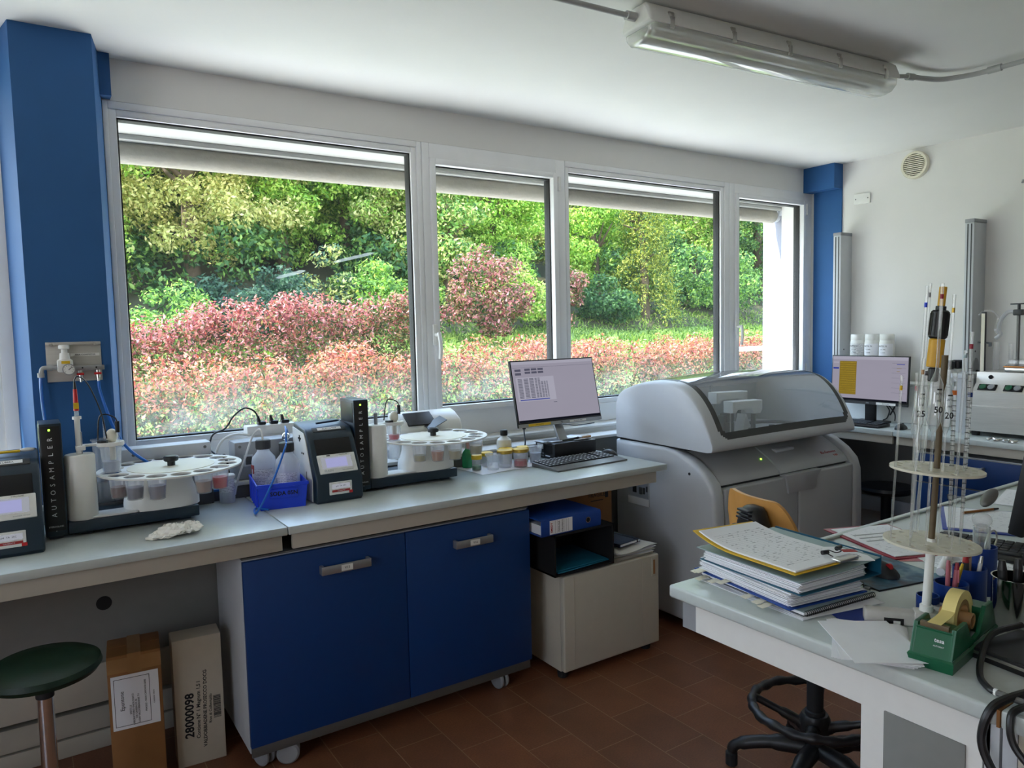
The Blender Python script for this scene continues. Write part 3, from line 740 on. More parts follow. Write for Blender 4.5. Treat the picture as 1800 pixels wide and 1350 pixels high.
# blue cabinet on castors
e = thing('base_cabinet', 'wide base cabinet with two dark blue doors on grey castors under the bench', 'cabinet', (1.2, 2.62, 0))
bw(MB().box(.597, 1.808, 2.641, 3.06, .085, .79, b=.002), 'body', 'light_grey', e)
bw(MB().box(.60, 1.805, 2.63, 2.6405, .072, .112, b=.002), 'plinth', 'alu_dark', e)
bw(MB().box(.597, 1.808, 2.632, 3.06, .7905, .797, b=.001), 'top_edge', 'alu_dark', e)
for x0, x1, hx0, hx1, hz, t in ((.597, 1.2135, .866, 1.058, .708, 'V15'), (1.2165, 1.808, 1.425, 1.602, .702, 'V16')):
    d = bw(MB().box(x0, x1, 2.62, 2.639, .113, .785, b=.0015), 'door', 'blue_door', e)
    h = MB(); h.box(hx0, hx1, 2.588, 2.594, hz-.016, hz+.016, b=.002)
    h.box(hx0, hx0+.012, 2.592, 2.62, hz-.016, hz+.016, b=.002).box(hx1-.012, hx1, 2.592, 2.62, hz-.016, hz+.016, b=.002)
    cx = (hx0+hx1)/2
    h.box(cx-.022, cx+.022, 2.5865, 2.588, hz-.011, hz+.011, m=1).text(t, .013, TF(cx, 2.5863, hz), m=2)
    h.bm.transform(Matrix.Translation(-e.location)); h.build('handle', ['alu', 'white_plastic', 'ink'], d)
for x, y, r in ((.655, 2.70, 25), (.735, 2.66, 70), (1.67, 2.68, 10), (1.74, 3.0, 0), (.66, 3.0, 0)):
    c = MB(); M = Matrix.Translation((x, y, .041)) @ Matrix.Rotation(R(r), 4, 'Z')
    for s_ in (-.022, .006):
        t = MB(); c.lathe([(0, 0), (.034, 0), (.041, .005), (.041, .013), (.034, .018), (0, .018)], n=28, M=M @ Matrix.Translation((s_+.002, 0, 0)) @ Matrix.Rotation(R(90), 4, 'Y'))
    c.cyl((x, y, .041), (x, y, .086), .008, m=1); c.box(-.012, .012, -.03, .03, .028, .044, b=.006, m=1, M=M)
    bw(c, 'castor', ['grey_plastic', 'alu_dark'], e)

# ---- titrator (two alike)
def make_titrator(label, loc, tag_text):
    e = thing('titrator', label, 'titrator', loc)
    prof = [(.012, 0), (.0, .012), (.0, .095), (.012, .12), (.05, .185), (.08, .245), (.10, .272), (.128, .290), (.27, .306), (.27, 0)]
    s = MB(); s.prism(prof, 0, .195, b=.008, seg=3); s.build('housing', 'navy_shell', e)
    sp = MB(); sp.prism([(.045, .004), (.04, .09), (.075, .17), (.105, .245), (.125, .272), (.268, .288), (.268, .004)], -.004, .001, b=.002)
    sp.box(-.0055, -.003, .17, .18, .235, .262, m=1).box(-.0055, -.003, .158, .192, .244, .252, m=1)
    for y, z in ((.13, .19), (.15, .19)): sp.cyl((-.006, y, z), (-.003, y, z), .004, m=1, n=10)
    sp.box(-.0055, -.003, .10, .104, .06, .12, m=1)
    sp.build('side_panel', ['white_plastic', 'black_matt'], e)
    sl = math.degrees(math.atan2(.065, .038)); M0 = Matrix.Translation((.1, .0312, .1525)) @ Matrix.Rotation(R(sl), 4, 'X')
    # recessed dark bay above the display
    sl2 = math.degrees(math.atan2(.060, .03)); M1 = Matrix.Translation((.098, .066, .216)) @ Matrix.Rotation(R(sl2), 4, 'X')
    MB().box(-.075, .075, -.036, .036, -.002, .003, b=.003, M=M1).build('bay', 'black_matt', e)
    d = MB().box(-.079, .079, -.041, .040, -.003, .005, b=.003, M=M0)
    d.text('FLASH', .013, M0 @ Matrix.Translation((-.042, -.031, .0052)), m=1, align='CENTER'); d.text('automatic titrator', .0065, M0 @ Matrix.Translation((.038, -.032, .0052)), m=1)
    d.box(-.04, -.025, .032, .036, .005, .0054, m=2, M=M0); d.text('STEROGLASS', .006, M0 @ Matrix.Translation((.03, .034, .0052)), m=2)
    f = d.build('control_panel', ['white_plastic', 'grey_plastic', 'ink'], e)
    MB().box(-.066, .060, -.022, .028, .0045, .0062, M=M0).build('display', 'lcd_grey', f)
    MB().box(-.048, .040, -.017, .022, .0062, .0066, M=M0).build('screen', 'lcd_lilac', f)
    l = MB().box(.052, .146, -.003, .002, .032, .083, b=.002).box(.062, .137, -.0036, -.003, .056, .075, m=1).box(.062, .137, -.0036, -.003, .042, .051, m=2).box(.133, .148, -.0042, -.0036, .033, .044, m=3)
    l.text('pH  TA  25C', .008, TF(.1, -.0037, .066), m=4).text('CALIBRATO', .006, TF(.1, -.0037, .0465), m=5)
    l.build('badge', ['white_plastic', 'lcd_grey', 'ink_red', 'red', 'ink', 'ink_white'], e)
    M2 = Matrix.Translation((.1, .113, .2835)) @ Matrix.Rotation(R(33), 4, 'X')
    MB().box(-.07, .07, -.012, .016, -.006, .0012, b=.002, M=M2, m=1).box(-.05, .05, -.006, .009, .001, .0022, M=M2).text(tag_text, .010, M2 @ Matrix.Translation((0, .001, .0024)), m=2).build('name_strip', ['white_plastic', 'dark_grey', 'ink'], e)
    return e
ta = make_titrator('dark blue benchtop titrator at the end of the bench, cut by the photo edge', (-.165, 2.768, BT), 'SO2 LIBERA')
tb = make_titrator('dark blue benchtop titrator in the middle of the bench beside the blue bin', (.943, 2.842, BT), 'ACIDITA TOT')

# ---- autosampler (two alike)
def discmesh(r, hole_r, ring_r, n, z0, z1, hub):
    t = bmesh.new(); E = []
    def loop(cx, cy, rad, k):
        v = [t.verts.new((cx+rad*math.cos(2*math.pi*i/k), cy+rad*math.sin(2*math.pi*i/k), z0)) for i in range(k)]
        return [t.edges.new((v[i], v[(i+1) % k])) for i in range(k)]
    E += loop(0, 0, r, 96)
    for i in range(n):
        a = 2*math.pi*i/n; E += loop(ring_r*math.cos(a), ring_r*math.sin(a), hole_r, 24)
    bmesh.ops.triangle_fill(t, edges=E, use_beauty=True)
    r_ = bmesh.ops.extrude_face_region(t, geom=t.faces[:])
    for v in r_['geom']:
        if isinstance(v, bmesh.types.BMVert): v.co.z = z1
    bmesh.ops.recalc_face_normals(t, faces=t.faces)
    return t
def make_sampler(label, loc, head_h):
    e = thing('autosampler', label, 'autosampler', loc)
    MB().box(.067, .487, 0, .215, .012, .052, b=.004).box(.10, .14, .03, .07, 0, .014).box(.42, .46, .03, .07, 0, .014).box(.42, .46, .15, .19, 0, .014).build('base', 'navy_shell', e)
    t = MB().box(0, .065, 0, .155, .012, .396, b=.003).box(.01, .05, .02, .13, 0, .014)
    t.box(.004, .061, -.0012, .001, .03, .388, b=.001, m=1)
    for k, ch in enumerate('AUTOSAMPLER'): t.text(ch, .021, TF(.030, -.0016, .085+k*.0258, roll=90), m=2)
    t.text('STEROGLASS', .0075, TF(.032, -.0016, .045), m=2)
    t.box(-.0015, .001, .012, .143, .30, .384, b=.001, m=1)
    for q in ((.032, .064), (.052, .045), (.032, .026), (.012, .045)): pass
    t.box(-.0010, .0012, -.0010, .0012, 0, .001, m=2, M=TF(.032, -.0014, .03))
    t.build('tower', ['navy_shell', 'black_plastic', 'ink_white'], e)
    MB().box(.026, .032, -.003, .001, .372, .378).build('indicator_light', 'led_green', e)
    MB().lathe([(0, .052), (.048, .052), (.048, .272), (.044, .278), (0, .279)], n=40, M=Matrix.Translation((.115, .052, 0))).build('pump_column', 'white_plastic', e)
    MB().box(.12, .285, .012, .10, .052, .060, b=.003).build('tray', 'white_plastic', e)
    f = MB()
    for z0, k0, z1, k1 in ((.052, 1.0, .085, .98), (.085, .98, .12, .86), (.12, .86, .180, .80)): pass
    rows = []
    for z, k in ((.052, 1.0), (.075, 1.0), (.095, .97), (.115, .90), (.14, .84), (.185, .82)):
        rows.append([(.375+.128*k*math.copysign(abs(math.cos(a))**.75, math.cos(a)), .095+.092*k*math.copysign(abs(math.sin(a))**.75, math.sin(a)), z) for a in np.linspace(0, 2*math.pi, 48, endpoint=False)])
    f.grid(rows, closed=True).build('foot', 'white_plastic', e)
    m = MB(); m.add(discmesh(.248, .0345, .200, 16, .190, .1955, 0), 0, Matrix.Translation((.412, .085, 0)))
    m.lathe([(0, .1955), (.150, .1955), (.150, .1975), (0, .1975)], n=64, M=Matrix.Translation((.412, .085, 0)), m=1)
    c = m.build('carousel', ['white_plastic', 'cream_plastic'], e, ang=50)
    k = MB(); k.cyl((.412, .085, .1975), (.412, .085, .214), .014).cyl((.412, .085, .214), (.412, .085, .234), .026, b=.004, n=18); k.build('knob', 'black_plastic', c)
    h = MB(); hz = head_h
    h.lathe([(.036, hz), (.045, hz), (.045, hz+.013), (.036, hz+.013)], n=32, M=Matrix.Translation((.215, .08, 0)), close=True).box(.12, .18, .07, .09, hz+.003, hz+.012, b=.003).cyl((.215, .08, hz+.002), (.215, .08, hz+.011), .037)
    h.cyl((.119, .052, .278), (.119, .052, hz+.06), .008, m=1).box(.105, .135, .035, .07, hz-.004, hz+.012, b=.003)
    hd = h.build('titration_head', ['white_plastic', 'grey_plastic'], e)
    MB().ball((.222, .09, hz+.032), .020, .020, .026).cyl((.222, .09, hz-.055), (.222, .09, hz+.02), .010).build('stirrer', 'cream_plastic', hd)
    MB().cyl((.240, .075, hz+.045), (.240, .075, hz+.085), .0075).cyl((.240, .075, hz-.05), (.240, .075, hz+.045), .005, m=1).tube([(.240, .075, hz+.085), (.232, .075, hz+.10), (.205, .08, hz+.112), (.185, .085, hz+.10), (.178, .10, hz+.02)], .0025, m=0, n=6).build('temperature_probe', ['black_plastic', 'clear_plastic'], hd)
    MB().cyl((.198, .09, hz-.045), (.198, .09, hz+.09), .0028).cyl((.19, .07, hz+.01), (.19, .07, hz+.02), .018, m=1).build('dosing_tip', ['clear_plastic', 'black_plastic'], hd)
    return e
sa = make_sampler('autosampler with letters on its tower standing beside the blue pillar', (.035, 2.92, BT), .295)
sb = make_sampler('autosampler with letters on its tower standing before the white printer', (1.145, 2.935, BT), .268)
# red electrode clamped to the pump column of the first sampler
t = MB(); x, y = .150, 2.97
t.cyl((x, y, BT+.28), (x, y, BT+.41), .009, m=2).cyl((x, y, BT+.43), (x, y, BT+.505), .0085, .006, m=0).cyl((x, y, BT+.405), (x, y, BT+.43), .0065, m=3).box(x-.008, x+.008, y-.010, y-.004, BT+.437, BT+.458, m=4)
t.tube([(x, y, BT+.505), (x, y, BT+.535), (x+.012, y, BT+.548), (x+.04, y, BT+.52), (x+.075, y+.02, BT+.42), (x+.09, y+.03, BT+.32)], .0022, m=1, n=6).cyl((x, y, BT+.505), (x, y, BT+.53), .005, .003, m=1).cyl((x, y, BT+.40), (x, y, BT+.41), .014, m=2)
tag(t.build('electrode', ['red', 'black_plastic', 'white_plastic', 'clear_plastic', 'yellow']), 'red capped pH electrode with black lead above the first white pump column', 'electrode')

# ---- sample cups
def make_cup(name, label, loc, liq=None, lvl=.45, r=.034, h=.079, group=None, mtl='clear_plastic'):
    e = thing(name, label, 'cup', loc, 0, group)
    b = r*.72
    MB().lathe([(0, 0), (b, 0), (b+.0015, .002), (r-.002, h-.006), (r+.0035, h-.005), (r+.0035, h), (r-.0025, h), (b-.001, .0035), (0, .002)], n=32).build('cup', mtl, e)
    if liq:
        rl = b+(r-b)*lvl-.002
        MB().lathe([(0, .003), (b-.0018, .004), (rl-.001, h*lvl), (0, h*lvl)], n=28).build('liquid', 'liquid_'+liq, e)
    return e
GL = 'sample cups hanging in the first carousel'; GM = 'sample cups hanging in the second carousel'
def ring(s, k, n=16): a = 2*math.pi*k/n; return (s.location.x+.412+.200*math.cos(a), s.location.y+.085+.200*math.sin(a))
for k, lq, lv, lb in ((9, 'rust', .5, 'cup of dull red wine sample hanging nearest the pump column of the first carousel'), (10, 'lilac', .55, 'cup of greyish sample next to the dull red one under the first carousel'), (11, 'lilac', .6, 'cup of greyish sample hanging beside the tan one under the first carousel'),
                      (13, 'tan', .55, 'cup of tan sample hanging in front of the foot of the first carousel'), (14, 'pink', .55, 'cup of bright pink sample hanging from the first carousel')):
    x, y = ring(sa, k); make_cup('sample_cup', lb, (x, y, BT+.115), lq, lv, group=GL)
for k, lq, lv, lb in ((8, None, 0, 'empty clear cup hanging beside the pump column of the second carousel'), (10, 'straw', .35, 'cup a third full of pale sample under the second carousel'), (11, 'peach', .55, 'cup of peach sample hanging from the second carousel'), (12, 'straw', .5, 'cup of straw sample just past the peach one'),
                      (14, 'straw', .5, 'cup of straw sample hanging above the front end of the second sampler base'), (15, 'straw', .55, 'cup of straw sample hanging by the green bottle'), (0, 'peach', .5, 'cup of sample at the far rim of the second carousel by the white bottle')):
    x, y = ring(sb, k); make_cup('sample_cup', lb, (x, y, BT+.115), lq, lv, group=GM)
make_cup('titration_cup', 'tall clear cup with water held under the titration head of the first sampler', (sa.location.x+.215, sa.location.y+.08, BT+.1985), 'water', .42, .038, .094)
make_cup('titration_cup', 'tall clear cup with pink liquid held under the titration head of the second sampler', (sb.location.x+.215, sb.location.y+.08, BT+.1985), 'pink', .35, .032, .068)
make_cup('rinse_beaker', 'clear beaker standing behind the titration head of the first sampler', (.24, 3.165, BT+.0005), None, 0, .04, .30, mtl='clear_plastic')

# crumpled tissue
from mathutils import noise as NZ
t = bmesh.new(); bmesh.ops.create_icosphere(t, subdivisions=5, radius=1)
for v in t.verts:
    p = v.co.copy(); q = p*1.6+Vector((3, 1, 7))
    rg_ = sum((1-abs(NZ.noise(q*f))*2.2)*w_ for f, w_ in ((1.6, .40), (3.4, .26), (6.5, .07)))
    wob = NZ.noise(q*1.1)*.35
    hgt = (.030 if p.x > -.15 else .030*max(.28, 1+.95*(p.x+.15)))*(p.z*.5+.5)**.7
    w2 = NZ.noise(q*3.1)*.32
    v.co = Vector((p.x*.090*(1+wob*.6+w2*.5), p.y*.052*(1+wob+w2)*(1.15+.25*p.x), max(0, hgt*(.5+rg_*1.15))))
m = MB(); m.add(t); o = m.build('tissue', 'tissue', None, (.405, 2.735, BT), (0, 0, R(12)), ang=22)
tag(o, 'crumpled white tissue at the front edge of the bench beside the first autosampler', 'tissue')

# compressed air panel on the pillar
e = thing('air_regulator_panel', 'steel compressed air panel with regulator and gauge screwed to the blue pillar', 'regulator', (.165, 3.22, 1.49))
bw(MB().box(.078, .256, 3.214, 3.2195, 1.415, 1.562, b=.001).box(.078, .256, 3.206, 3.2145, 1.55, 1.5605, b=.001).cyl((.095, 3.216, 1.553), (.095, 3.204, 1.553), .005, m=1).cyl((.235, 3.216, 1.553), (.235, 3.204, 1.553), .005, m=1).box(.155, .25, 3.2125, 3.2140, 1.508, 1.519, m=2).text('ARIA COMPRESSA', .0085, TF(.203, 3.212, 1.5133), m=3), 'back_plate', ['brushed_steel', 'chrome', 'white_plastic', 'ink'], e)
r_ = bw(MB().box(.110, .160, 3.165, 3.213, 1.452, 1.498, b=.006).cyl((.135, 3.185, 1.498), (.135, 3.185, 1.522), .018, .015).cyl((.135, 3.185, 1.522), (.135, 3.185, 1.536), .010).cyl((.135, 3.185, 1.536), (.135, 3.185, 1.552), .018, b=.003).box(.123, .15, 3.163, 3.166, 1.483, 1.493, m=1), 'regulator', ['white_plastic', 'yellow'], e)
g = MB().cyl((.145, 3.164, 1.462), (.145, 3.15, 1.462), .021, n=28).cyl((.145, 3.1505, 1.462), (.145, 3.149, 1.462), .0175, m=1, n=28).box(-.001, .001, -.002, .014, 0, .001, m=2, M=TF(.145, 3.149, 1.462, roll=-50))
for k in range(9):
    a = R(-130+k*32); g.box(-.0006, .0006, .012, .016, 0, .0006, m=2, M=TF(.145, 3.149, 1.462, roll=math.degrees(a)))
g.bm.transform(Matrix.Translation(-e.location)); g.build('gauge', ['alu', 'white_plastic', 'ink'], r_)
bw(MB().box(.163, .262, 3.185, 3.207, 1.455, 1.473, b=.002).cyl((.19, 3.184, 1.465), (.19, 3.182, 1.465), .003, m=1).cyl((.235, 3.184, 1.465), (.235, 3.182, 1.465), .003, m=1), 'manifold', ['alu', 'black_matt'], e)
for x in (.183, .240): bw(MB().box(x-.013, x+.011, 3.178, 3.20, 1.438, 1.446, b=.002, m=1).cyl((x, 3.195, 1.455), (x, 3.195, 1.425), .008).cyl((x, 3.195, 1.425), (x, 3.195, 1.412), .005), 'valve', ['chrome', 'red'], e)
bw(MB().tube([(.11, 3.19, 1.470), (.08, 3.19, 1.470), (.063, 3.19, 1.466), (.058, 3.19, 1.44)], .008, n=10).cyl((.08, 3.19, 1.47), (.095, 3.19, 1.47), .012).cyl((.058, 3.19, 1.452), (.058, 3.19, 1.435), .011), 'elbow_fitting', 'pvc_pipe', e)
tag(MB().tube([(.058, 3.19, 1.437), (.056, 3.19, 1.40), (.058, 3.19, 1.32), (.066, 3.185, 1.22), (.075, 3.18, 1.10)], .006, n=8).build('air_tube', 'blue_tube'), 'blue air tube hanging from the elbow of the air panel', 'tube')
tag(MB().tube([(.240, 3.195, 1.413), (.242, 3.195, 1.38), (.26, 3.19, 1.30), (.285, 3.185, 1.22), (.33, 3.18, 1.14), (.42, 3.178, 1.06), (.50, 3.17, .99), (.56, 3.17, .95), (.70, 3.16, .94)], .0055, n=8).build('air_tube', 'blue_tube'), 'blue air tube running from the red valve down behind the first carousel', 'tube')

# ---- grey boxes along the ledge behind the instruments
e = thing('cable_trunking', 'long grey lidded trunking under the window behind the first carousel', 'trunking', (.4, 3.26, .9622))
bw(MB().box(.24, .63, 3.23, 3.312, .9625, 1.085, b=.004), 'body', 'grey_plastic', e); bw(MB().box(.235, .635, 3.224, 3.312, 1.0855, 1.138, b=.007), 'lid', 'light_grey', e)
bw(MB().cyl((.345, 3.226, 1.112), (.345, 3.222, 1.112), .006).cyl((.61, 3.226, 1.118), (.61, 3.222, 1.118), .006), 'screw', 'alu_dark', e)
e = thing('instrument_case', 'low grey instrument case lying behind the foot of the first carousel', 'case', (.4, 3.17, BT))
bw(MB().box(.19, .62, 3.150, 3.1815, .9555, 1.03, b=.006), 'body', 'grey_plastic', e); bw(MB().box(.19, .62, 3.146, 3.1815, BT+.0005, .955, b=.003), 'plinth', 'dark_grey', e)
bw(MB().box(.25, .30, 3.146, 3.152, .985, 1.01, b=.003), 'latch', 'light_grey', e)
e = thing('junction_case', 'grey wall case with a latch standing behind the two white bottles', 'case', (.86, 3.25, .962))
bw(MB().box(.72, 1.0, 3.20, 3.31, .963, 1.126, b=.010), 'body', 'grey_plastic', e)
bw(MB().box(.755, .795, 3.194, 3.202, 1.02, 1.07, b=.004).box(.762, .788, 3.192, 3.195, 1.028, 1.062, b=.002, m=1), 'latch', ['light_grey', 'dark_grey'], e)
bw(MB().cyl((.742, 3.202, 1.105), (.742, 3.198, 1.105), .006), 'screw', 'alu_dark', e)
e = thing('power_strip', 'white multi-socket power strip with black plugs on the window sill', 'power strip', (.92, 3.375, 1.0))
bw(MB().box(.81, 1.03, 3.345, 3.41, 1.127, 1.170, b=.005).box(.84, 1.0, 3.35, 3.40, 1.0005, 1.1265), 'body', 'white_plastic', e)
for x in (.88, .935, .985): bw(MB().box(x-.018, x+.018, 3.355, 3.39, 1.1705, 1.186, b=.005).cyl((x-.01, 3.37, 1.186), (x-.014, 3.37, 1.21), .009, .005), 'plug', 'black_plastic', e)
tag(MB().tube([(.866, 3.37, 1.205), (.85, 3.37, 1.235), (.81, 3.37, 1.25), (.76, 3.36, 1.22), (.72, 3.35, 1.17), (.66, 3.34, 1.14), (.645, 3.34, 1.02)], .004, n=8).build('power_cable', 'black_plastic'), 'black power lead arching from the plugs over the window sill', 'cable')
tag(MB().tube([(.82, 3.345, 1.13), (.76, 3.32, 1.145), (.70, 3.30, 1.13), (.665, 3.28, 1.08), (.66, 3.26, 1.0), (.665, 3.25, .97)], .006, n=8).build('white_cable', 'white_plastic'), 'thick white cable bending down between the two grey cases', 'cable')
for k, dx in enumerate((0, .012)): 
    tag(MB().tube([(.640+dx, 3.33, 1.10-dx), (.66+dx, 3.28, 1.075-dx), (.68+dx, 3.245, 1.07), (.70, 3.235, 1.03-dx*2), (.695+dx*.4, 3.23, .985)], .004, n=8).build('black_cable', 'black_plastic'), ('black cable loop between the grey trunking and the latched case', 'lower black cable loop between the grey trunking and the latched case')[k], 'cable')

# canister, blue bin, bottles
def bottle(name, label, loc, r, h, cap, caph, lab=None, rn=None, body='frosted', cat='bottle', ribs=True, group=None, liq=None):
    e = thing(name, label, cat, loc, 0, group); rn = rn or r*.5; hb = h-caph
    MB().lathe([(0, 0), (r*.94, 0), (r, .006), (r, hb*.74), (r*.93, hb*.82), (rn*1.08, hb*.93), (rn, hb*.96), (rn, hb), (0, hb)], n=36).build('body', body, e)
    c = MB(); c.lathe([(0, hb-.004), (rn*1.18, hb-.004), (rn*1.2, hb), (rn*1.2, h-.003), (rn*1.1, h), (0, h)], n=28)
    if ribs:
        for k in range(28):
            a = 2*math.pi*k/28; c.box(-.0012, .0012, rn*1.18, rn*1.24, hb, h-.004, M=Matrix.Rotation(a, 4, 'Z'))
    c.build('cap', cap, e)
    if lab:
        z0, z1, a0, a1, mt = lab; l = MB()
        l.grid([[((r+.0008)*math.cos(R(a)), (r+.0008)*math.sin(R(a)), z) for a in np.linspace(a0, a1, 14)] for z in (z0, z1)]); l.build('label', mt, e)
    return e
def labmat(name, red=False):
    """printed bottle label: rows of small type over white"""
    m, nt, out = newmat(name); N = nt.nodes.new; L = nt.links.new
    tc = N('ShaderNodeTexCoord'); mp = N('ShaderNodeMapping'); mp.inputs['Scale'].default_value = (60, 60, 150); L(tc.outputs['Object'], mp.inputs[0])
    wv = N('ShaderNodeTexWave'); wv.bands_direction = 'Z'; wv.inputs['Scale'].default_value = .35; L(mp.outputs[0], wv.inputs['Vector'])
    nz = N('ShaderNodeTexNoise'); nz.inputs['Scale'].default_value = 3.0; L(mp.outputs[0], nz.inputs['Vector'])
    mu = N('ShaderNodeMath'); mu.operation = 'MULTIPLY'; L(wv.outputs[1], mu.inputs[0]); L(nz.outputs[0], mu.inputs[1])
    rp = N('ShaderNodeValToRGB'); rp.color_ramp.elements[0].position = .40; rp.color_ramp.elements[0].color = (.8, .8, .8, 1); rp.color_ramp.elements[1].position = .46; rp.color_ramp.elements[1].color = (.22, .22, .25, 1)
    p = N('ShaderNodeBsdfPrincipled'); L(mu.outputs[0], rp.inputs[0]); L(rp.outputs[0], p.inputs['Base Color']); p.inputs['Roughness'].default_value = .5; L(p.outputs[0], out.inputs[0])
labmat('bottle_label')
c = bottle('white_canister', 'translucent white canister with a printed label between the first carousel and the blue bin', (.668, 3.13, BT), .030, .115, 'white_plastic', .012, (.045, .09, 190, 330, 'bottle_label'), .027, 'frosted', 'canister')
e = thing('storage_bin', 'bright blue stacking bin lettered SODA 05N holding two bottles', 'bin', (.84, 3.02, BT), R(-8))
x0, x1, y0, y1, h = -.085, .085, -.145, .10, .100; b = MB()
b.box(x0, x1, y0, y1, 0, .004)
for pts in ([(x0, y0), (x0-.010, y0-.010), (x1+.010, y0-.010), (x1, y0)], [(x1, y0), (x1+.010, y0-.010), (x1+.010, y1+.010), (x1, y1)], [(x1, y1), (x1+.010, y1+.010), (x0-.010, y1+.010), (x0, y1)], [(x0, y1), (x0-.010, y1+.010), (x0-.010, y0-.010), (x0, y0)]):
    (ax, ay), (bx, by), (cx, cy), (dx, dy) = pts
    b.grid([[(ax, ay, 0), (dx, dy, 0)], [(bx, by, h), (cx, cy, h)]]); mx, my = .97, .97
    b.grid([[(dx*mx, dy*my, .003), (ax*mx, ay*my, .003)], [(cx*mx, cy*my, h), (bx*mx, by*my, h)]]); b.grid([[(bx*mx, by*my, h), (cx*mx, cy*my, h)], [(bx, by, h+.001), (cx, cy, h+.001)]])
b.box(x0-.014, x1+.014, y0-.014, y0-.008, h-.012, h+.002, b=.002); b.box(x0-.013, x0-.008, y0-.012, y1+.012, h-.010, h+.002, b=.002)
for k in range(5): y = y0+.03+k*.05; b.box(x0-.0125, x0-.004, y, y+.01, .004, h-.01, b=.002)
b.build('tray', 'bin_blue', e, ang=20)
p = MB().box(-.05, .055, y0-.0125, y0-.008, .045, .080, b=.002).text('SODA 05N', .022, TF(.003, y0-.0128, .062), m=1, bold=.0006); p.build('name_field', ['bin_blue', 'ink'], e)
bottle('reagent_bottle', 'white reagent bottle with red-striped label standing at the back of the blue bin', (.806, 3.078, BT+.0045), .048, .245, 'dark_grey', .034, (.05, .13, 180, 300, 'bottle_label'), .024)
bottle('reagent_bottle', 'white reagent bottle with barcode label at the front of the blue bin', (.874, 2.985, BT+.0045), .048, .238, 'dark_grey', .034, (.04, .12, 190, 300, 'bottle_label'), .024)
tag(MB().box(.758, .7625, 3.06, 3.09, 1.01, 1.045).build('red_label_stripe', 'ink_red'), 'red stripe sticker on the rear bottle in the blue bin', 'sticker')
t = bmesh.new(); bmesh.ops.create_icosphere(t, subdivisions=3, radius=1)
for v in t.verts:
    p = v.co.copy(); n_ = NZ.noise(p*2.5)*.5+NZ.noise(p*7)*.3
    v.co = Vector((p.x*.026*(1+n_), p.y*.024*(1+n_), (p.z+1)*.055*(1+n_*.5)))
m = MB(); m.add(t); tag(m.build('plastic_film', 'clear_plastic', None, (.808, 2.965, BT+.005), ang=20), 'crumpled clear film tucked before the bottles in the blue bin', 'film')
for k, (pts, lb) in enumerate((([(.874, 2.985, 1.136), (.86, 2.95, 1.125), (.80, 2.89, 1.03), (.73, 2.83, .94), (.70, 2.82, .905), (.72, 2.90, .905), (.76, 2.86, .902)], 'blue tube looping from the front bottle down onto the bench before the bin'), ([(.874, 2.985, 1.136), (.885, 3.02, 1.18), (.90, 3.08, 1.19), (.93, 3.15, 1.15), (.935, 3.16, 1.08)], 'blue tube arching behind the cap of the front bottle'))):
    tag(MB().tube(pts, .004, n=8).build('dosing_tube', 'blue_tube'), lb, 'tube')
tag(MB().tube([(.806, 3.078, 1.143), (.80, 3.085, 1.185), (.775, 3.11, 1.16), (.745, 3.14, 1.06), (.72, 3.16, .98), (.705, 3.165, .915)], .0045, n=8).build('white_tube', 'white_plastic'), 'white tube rising from the rear bottle of the blue bin', 'tube')
e = thing('burette_pump', 'black cylinder burette with a metal head behind the middle titrator', 'burette', (.915, 3.145, BT))
MB().cyl((0, 0, 0), (0, 0, .20), .024).box(-.012, -.008, -.028, .0, .02, .19).build('cylinder', 'black_plastic', e); MB().cyl((0, 0, .20), (0, 0, .222), .012).ball((.004, -.004, .245), .017).cyl((0, -.015, .235), (0, -.035, .235), .006).build('valve_head', 'chrome', e)
# pens on the titrators
tag(MB().cyl((1.00, 2.985, BT+.3075), (1.10, 3.015, BT+.3085), .0042, n=10).cyl((1.10, 3.015, BT+.3085), (1.108, 3.0175, BT+.3085), .003, n=8).build('pen', 'notebook_navy'), 'dark blue pen lying on top of the middle titrator', 'pen')
tag(MB().cyl((-.16, 2.95, BT+.310), (-.02, 2.955, BT+.310), .0045, n=10).ball((0, 2.956, BT+.3125), .022, .006, .0065, m=1).build('toothbrush', ['yellow', 'white_plastic']), 'white and yellow brush lying on the cut-off titrator', 'brush')

# printer on the ledge
e = thing('laser_printer', 'compact white laser printer on the window ledge behind the second autosampler', 'printer', (1.64, 3.3, .962))
bw(MB().prism([(3.20, .9625), (3.20, 1.105), (3.215, 1.135), (3.27, 1.168), (3.31, 1.178), (3.31, .9625)], 1.46, 1.815, b=.012, seg=3), 'housing', 'white_plastic', e)
bw(MB().prism([(3.195, 1.125), (3.225, 1.15), (3.265, 1.176), (3.268, 1.171), (3.23, 1.14), (3.20, 1.118)], 1.52, 1.665, b=.001), 'output_slot', 'black_plastic', e)
bw(MB().box(-.05, .05, -.03, .035, 0, .004, M=Matrix.Translation((1.655, 3.18, 1.125)) @ Matrix.Rotation(R(-24), 4, 'Y') @ Matrix.Rotation(R(14), 4, 'X')), 'paper_rest', 'alu_dark', e)
bw(MB().box(1.752, 1.79, 3.198, 3.2015, 1.07, 1.078), 'badge', 'grey_plastic', e)
tag(MB().tube([(1.52, 3.165, BT+.006), (1.44, 3.15, BT+.03), (1.36, 3.13, BT+.008), (1.40, 3.08, BT+.03), (1.47, 3.10, BT+.012), (1.55, 3.155, BT+.006), (1.62, 3.165, BT+.02)], .004, n=8).build('cable_loop', 'black_plastic'), 'loose black cable loop on the bench under the second carousel', 'cable')

